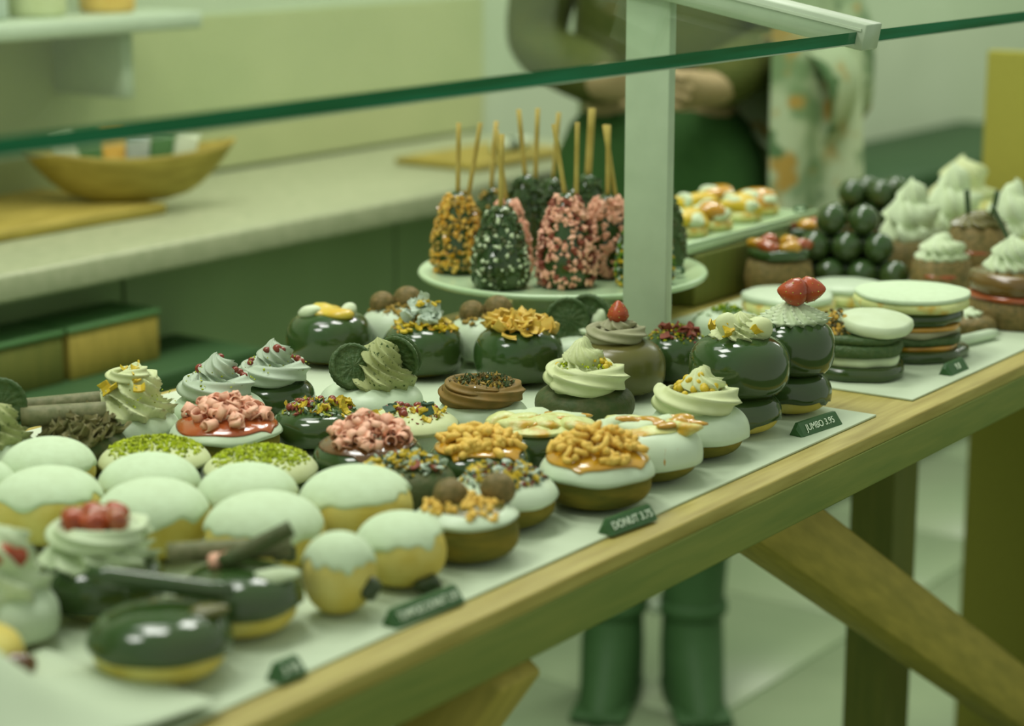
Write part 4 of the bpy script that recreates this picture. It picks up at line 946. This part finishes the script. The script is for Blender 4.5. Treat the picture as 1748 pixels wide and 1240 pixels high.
# chopping board under and left of the bowl
cb = P(60, 392, .90)
bd = empty('chopping_board', (cb[0] + .05, cb[1] + .04, .9008), 'wooden chopping board lying under the long bowl on the counter', 'board', None, 0)
link('board', box_mesh('board', -.42, .16, -.09, .20, 0, .016, M_BOWL, .004, 2), bd); link('handle', box_mesh('handle', -.52, -.42, .0, .08, 0, .014, M_BOWL, .004, 2), bd)
# papers and thin board at the right end
cbp = P(900, 275, .90)
q = box('serving_tray', cbp[0] - .17, cbp[0] + .12, cbp[1] - .02, cbp[1] + .16, .9008, .912, M_BOWL, None, .003); tag(q, 'thin wooden tray on the back counter behind the skewers', 'tray')
q = empty('cutlery_roll', (cbp[0] + .02, cbp[1] + .05, .9125), 'dark and white folded napkin roll on the thin wooden tray', 'napkin'); link('roll', mesh('roll', *tube([(-.05 + .1 * t, .0, .011) for t in np.linspace(0, 1, 6)], .011, 12), M_WCREAM), q); link('band', mesh('band', *tube([(-.01 + .02 * t, .0, .011) for t in np.linspace(0, 1, 3)], .0118, 12), M_BLUE), q)
# wall shelf with jars and flowers, seen through the glass at upper left
shz = float(onY(20, 72, WY - .2)[2]) + .03
ws = empty('wall_shelf', (1.75, WY - .001, shz - .03), 'white wall shelf above the back counter at upper left', 'shelf'); link('board', box_mesh('board', -1.1, .62, -.20, 0, 0, .025, M_METAL, .003, 1), ws)
for dx in (-.9, -.1, .5): link('bracket', box_mesh('bracket', dx - .012, dx + .012, -.16, 0, -.10, 0, M_METAL, .003, 1), ws)
for i, (x, lab, m) in enumerate(((2.02, 'pale jar with a wooden lid on the wall shelf', M_PETAL), (2.13, 'cream jar with a wooden lid on the wall shelf', M_CREAM), (2.27, 'amber jar with a wooden lid on the wall shelf, rightmost', M_FUDGE))):
    q = empty('storage_jar', (x, WY - .10, shz - .0045), lab, 'jar', 'jars on the wall shelf')
    V, F = lathe([(1e-5, 0), (.038, 0), (.042, .006), (.042, .10), (.034, .115), (.034, .122), (1e-5, .122)], 28); link('body', mesh('body', V, F, m), q)
    V, F = lathe([(1e-5, .122), (.037, .122), (.037, .138), (1e-5, .139)], 28); link('lid', mesh('lid', V, F, M_BOWL), q)
for i, (x, lab) in enumerate(((1.78, 'yellow flower sprig in a white vase on the wall shelf, left'), (1.90, 'yellow flower sprig in a white vase on the wall shelf, right'))):
    q = empty('flower_vase', (x, WY - .10, shz - .0045), lab, 'vase', 'flower vases on the wall shelf')
    V, F = lathe([(1e-5, 0), (.026, 0), (.032, .03), (.022, .075), (.014, .09), (.018, .10), (.012, .099), (1e-5, .06)], 24); link('vase', mesh('vase', V, F, M_PORC), q)
    for k2 in range(5):
        a = k2 * 1.26; e = (math.cos(a) * .03, math.sin(a) * .03, .17 + .012 * k2)
        s = link('stem', mesh('stem', *tube([(0, 0, .085), (e[0] * .5, e[1] * .5, .13), e], .0016, 6), M_GREEN), q); blob(s, 'blossom', M_YEL, .014, e, (1, 1, .8), .3, 2)

# dark cabinet and tan board at right
dz = float(onY(1570, 300, 1.25)[2]); M_SIDE = mat('sideboard_paint', (44, 76, 38), (48, 80, 42), 0.6, 0.25, 6)
dc = empty('dark_sideboard', (4.75, 1.28, 0), 'low dark sideboard against the back wall at right', 'cabinet')
for nme, a in (('carcass', (-.9, .9, -.02, .36, .05, dz - .03)), ('top', (-.92, .92, -.03, .37, dz - .03, dz)), ('plinth', (-.86, .86, .02, .34, .003, .05))): link(nme, box_mesh(nme, *a, M_SIDE, .003, 1), dc)
for i in range(3): d = link('door', box_mesh('door', -.89 + i * .595, -.30 + i * .595, -.028, -.0205, .07, dz - .04, M_SIDE, .002, 1), dc); link('handle', box_mesh('handle', -.62 + i * .595, -.56 + i * .595, -.040, -.0285, dz - .13, dz - .115, M_METAL, .002, 1), d)
BX = 3.10; kb0 = onX(1690, 85, BX)
kbd = empty('tan_board', (BX, kb0[1] - .28, .004), 'tall tan fibreboard panel with a cord loop standing at the far table end', 'board')
link('panel', box_mesh('panel', -.012, .012, -.34, .28, 0, kb0[2] - .004, M_KRAFT, .004, 2), kbd)
for yy in (-.30, .24): link('foot', box_mesh('foot', .0125, .16, yy - .02, yy + .02, 0, .03, M_KRAFT, .003, 1), kbd)
hp = [(0, .19 - .12 * t, kb0[2] - .008 + .05 * math.sin(math.pi * t)) for t in np.linspace(0, 1, 12)]; link('cord_loop', mesh('cord_loop', *tube(hp, .004, 8), M_METAL), kbd)

# ------------------------------------------------------------------ person behind the table
pc = np.array([2.93, .985, 0.0]); prz = math.atan2(CAM[1] - pc[1], CAM[0] - pc[0]) + math.pi / 2
pe = empty('person', (pc[0], pc[1], .0045), 'person in floral kimono, brown top, black trousers and dark boots standing behind the table', 'person', None, prz)
def skin_obj(name, joints, edges, rad, m, sub=2, root=0):
    me = bpy.data.meshes.new(name); me.from_pydata(joints, edges, []); me.materials.append(m)
    o = link(name, me, pe); sk = o.modifiers.new('skin', 'SKIN'); sk.use_smooth_shade = True
    for i, v in enumerate(me.skin_vertices[0].data):
        r = rad[i]; v.radius = r if hasattr(r, '__len__') else (r, r); v.use_root = (i == root)
    ss = o.modifiers.new('sub', 'SUBSURF'); ss.levels = sub; ss.render_levels = sub
    return o
J = [(0, 0, .93), (0, 0, 1.10), (0, .01, 1.28), (0, .015, 1.40), (0, .0, 1.48), (0, -.01, 1.56), (0, -.015, 1.66),           # 0-6 spine, neck, head
     (.155, .01, 1.37), (.205, .03, 1.12), (.10, -.13, 1.06), (.035, -.17, 1.055),                                          # 7-10 right-of-picture arm
     (-.155, .01, 1.37), (-.21, .02, 1.11), (-.11, -.14, 1.07), (-.05, -.18, 1.065),                                        # 11-14
     (.085, 0, .88), (.078, -.01, .48), (.066, .01, .09), (-.085, 0, .88), (-.078, -.012, .48), (-.066, .01, .09)]
Ed = [(0, 1), (1, 2), (2, 3), (3, 4), (4, 5), (5, 6), (3, 7), (7, 8), (8, 9), (9, 10), (3, 11), (11, 12), (12, 13), (13, 14), (0, 15), (15, 16), (16, 17), (0, 18), (18, 19), (19, 20)]
Rd = [(.14, .10), (.11, .085), (.13, .095), (.09, .07), .05, (.072, .085), (.068, .08), .055, .042, .030, (.036, .018), .055, .042, .030, (.036, .018), .075, .052, .036, .075, .052, .036]
fj, fe, fr = list(J), list(Ed), list(Rd)
for hand, sgn in ((10, -1), (14, 1)):
    hx, hy, hz = J[hand]
    for q, (dz, L) in enumerate(((.022, .062), (.008, .072), (-.006, .068), (-.020, .055))):
        a = len(fj); fj += [(hx + sgn * .028, hy - .008, hz + dz), (hx + sgn * (.028 + L * .55), hy - .016, hz + dz - .004), (hx + sgn * (.028 + L), hy - .006, hz + dz - .012)]; fr += [.010, .009, .0075]; fe += [(hand, a), (a, a + 1), (a + 1, a + 2)]
    a = len(fj); fj += [(hx + sgn * .006, hy - .022, hz + .028), (hx + sgn * .036, hy - .034, hz + .040)]; fr += [.011, .0085]; fe += [(hand, a), (a, a + 1)]
body = skin_obj('body', fj, fe, fr, M_SKIN)
skin_obj('trousers', [(0, 0, 1.075), (0, 0, .93), (.092, 0, .80), (.082, -.01, .48), (.068, .01, .20), (-.092, 0, .80), (-.082, -.012, .48), (-.068, .01, .20)], [(0, 1), (1, 2), (2, 3), (3, 4), (1, 5), (5, 6), (6, 7)],
         [(.165, .115), (.175, .125), (.096, .105), .066, .052, (.096, .105), .066, .052], M_BLACK, 2, 0)
skin_obj('brown_top', [(0, 0, 1.03), (0, 0, 1.12), (0, .01, 1.28), (0, .015, 1.40), (.155, .01, 1.37), (-.155, .01, 1.37), (.205, .03, 1.12), (.065, -.150, 1.058), (-.21, .02, 1.11), (-.075, -.162, 1.067)], [(0, 1), (1, 2), (2, 3), (3, 4), (3, 5), (4, 6), (6, 7), (5, 8), (8, 9)], [(.17, .12), (.15, .11), (.155, .115), (.10, .085), .07, .07, .056, .046, .056, .046], M_BROWN, 2, 0)
# open floral coat: shell round the back and sides, with wide sleeves
def coat():
    n, mrow = 40, 22; V = []; rs = np.random.default_rng(3)
    for s in (0, 1):
        for i in range(mrow):
            t = i / (mrow - 1); z = 1.43 - t * .66
            for j in range(n):
                u = j / (n - 1); a = math.radians(-25 + 150 * u)
                rx = .15 + .075 * min(1, t * 1.6) + .03 * t; ry = .105 + .06 * min(1, t * 1.6) + .02 * t
                if t < .12: rx *= .75 + 2.1 * t; ry *= .85 + 1.2 * t
                f = 1 + .05 * t * math.sin(11 * a + 1.2) + .03 * t * math.sin(17 * a)
                V.append(((rx - .004 * s) * math.cos(a) * f, (ry - .004 * s) * math.sin(a) * f + .01, z + .02 * math.sin(3 * a) * t))
    F = []
    for i in range(mrow - 1):
        for j in range(n - 1): q = i * n + j; F.append((q, q + 1, q + n + 1, q + n)); q += n * mrow; F.append((q, q + n, q + n + 1, q + 1))
    lp = list(range(n)) + [a * n + n - 1 for a in range(1, mrow)] + [(mrow - 1) * n + b for b in range(n - 2, -1, -1)] + [a * n for a in range(mrow - 2, 0, -1)]
    for k in range(len(lp)): p, q = lp[k], lp[(k + 1) % len(lp)]; F.append((p, p + n * mrow, q + n * mrow, q))
    c = link('floral_coat', mesh('floral_coat', V, F, M_FLORAL), pe)
    for sgn in (1,):
        pts = [(sgn * .15, .01, 1.36), (sgn * .20, .02, 1.26), (sgn * .245, .03, 1.12), (sgn * .24, -.01, 1.06), (sgn * .19, -.07, 1.04)]
        V, F = tube(pts, [.075, .085, .10, .105, .10], 20, caps=False); Vi, Fi = tube(pts, [.071, .081, .096, .101, .096], 20, caps=False); n2 = len(V)
        F = list(F) + [tuple(reversed([i + n2 for i in q])) for q in Fi] + [((len(pts) - 1) * 20 + j, (len(pts) - 1) * 20 + (j + 1) % 20, (len(pts) - 1) * 20 + (j + 1) % 20 + n2, (len(pts) - 1) * 20 + j + n2) for j in range(20)]
        link('sleeve', mesh('sleeve', np.concatenate([V, Vi]), F, M_FLORAL), c)
    # front panels hanging open
    for sgn in (1,):
        V = []; nn = 12
        for s in (0, 1):
            for i in range(nn):
                for j in range(8):
                    t, u = i / (nn - 1), j / 7
                    V.append((sgn * (.17 + .13 * u + .03 * t * u), -.125 + .06 * u - .015 * t + .012 * math.sin(9 * u + 3 * t) - .004 * s, 1.36 - .58 * t - .03 * u))
        F = []
        for i in range(nn - 1):
            for j in range(7): q = i * 8 + j; F.append((q, q + 1, q + 9, q + 8)); q += nn * 8; F.append((q, q + 8, q + 9, q + 1))
        link('front_panel', mesh('front_panel', V, F, M_FLORAL), c)
coat()
for sgn in (1, -1):
    x = .068 * sgn
    prof = [(1e-4, .0), (.050, .0), (.052, .02), (.054, .09), (.052, .15), (.058, .24), (.066, .33), (.068, .36), (.062, .362), (1e-4, .355)]
    V, F = lathe(prof, 24); V[:, 0] += 0
    m2 = V[:, 2] < .10
    V[m2, 1] = np.where(V[m2, 1] < 0, V[m2, 1] * (3.2 - 20 * V[m2, 2]), V[m2, 1] * 1.2)
    b = link('boot', mesh('boot', V, F, M_BOOT), pe, (x, .015, 0), (0, 0, .15 * sgn)); link('sole', box_mesh('sole', -.048, .048, -.150, .058, .0, .014, M_BOOT, .006, 2), b)
    link('boot_strap', mesh('boot_strap', *lathe([(.056, .15), (.060, .155), (.060, .170), (.056, .175)], 24), M_BOOT), b); link('buckle', box_mesh('buckle', -.074, -.056, -.012, .012, .15, .176, M_METAL, .003, 1), b)
hd = bpy.data.objects.new('head_detail', None)
V, F = lathe([(1e-4, 1.77), (.05, 1.765), (.085, 1.72), (.098, 1.65), (.098, 1.56), (.092, 1.44), (.08, 1.40)][::-1], 30, lambda th, r, z, t: (r * np.where(np.sin(th) < -.45, .60, 1.0), np.where((np.sin(th) < -.45), np.maximum(z, 1.70), z))); V[:, 1] += .005
link('hair', mesh('hair', V, F, M_HAIR), pe)
for sx in (1, -1):
    link('eye', ico(.011, M_WCREAM, 'eye', 2), pe, (.028 * sx, -.088, 1.615)); link('ear', ico(.018, M_SKIN, 'ear', 2, 1.5), pe, (.078 * sx, -.01, 1.60))
link('nose', ico(.012, M_SKIN, 'nose', 2, 1.8), pe, (0, -.102, 1.59)); link('mouth', box_mesh('mouth', -.02, .02, -.098, -.088, 1.545, 1.555, M_RPET, .003, 2), pe)
bpy.data.objects.remove(hd)
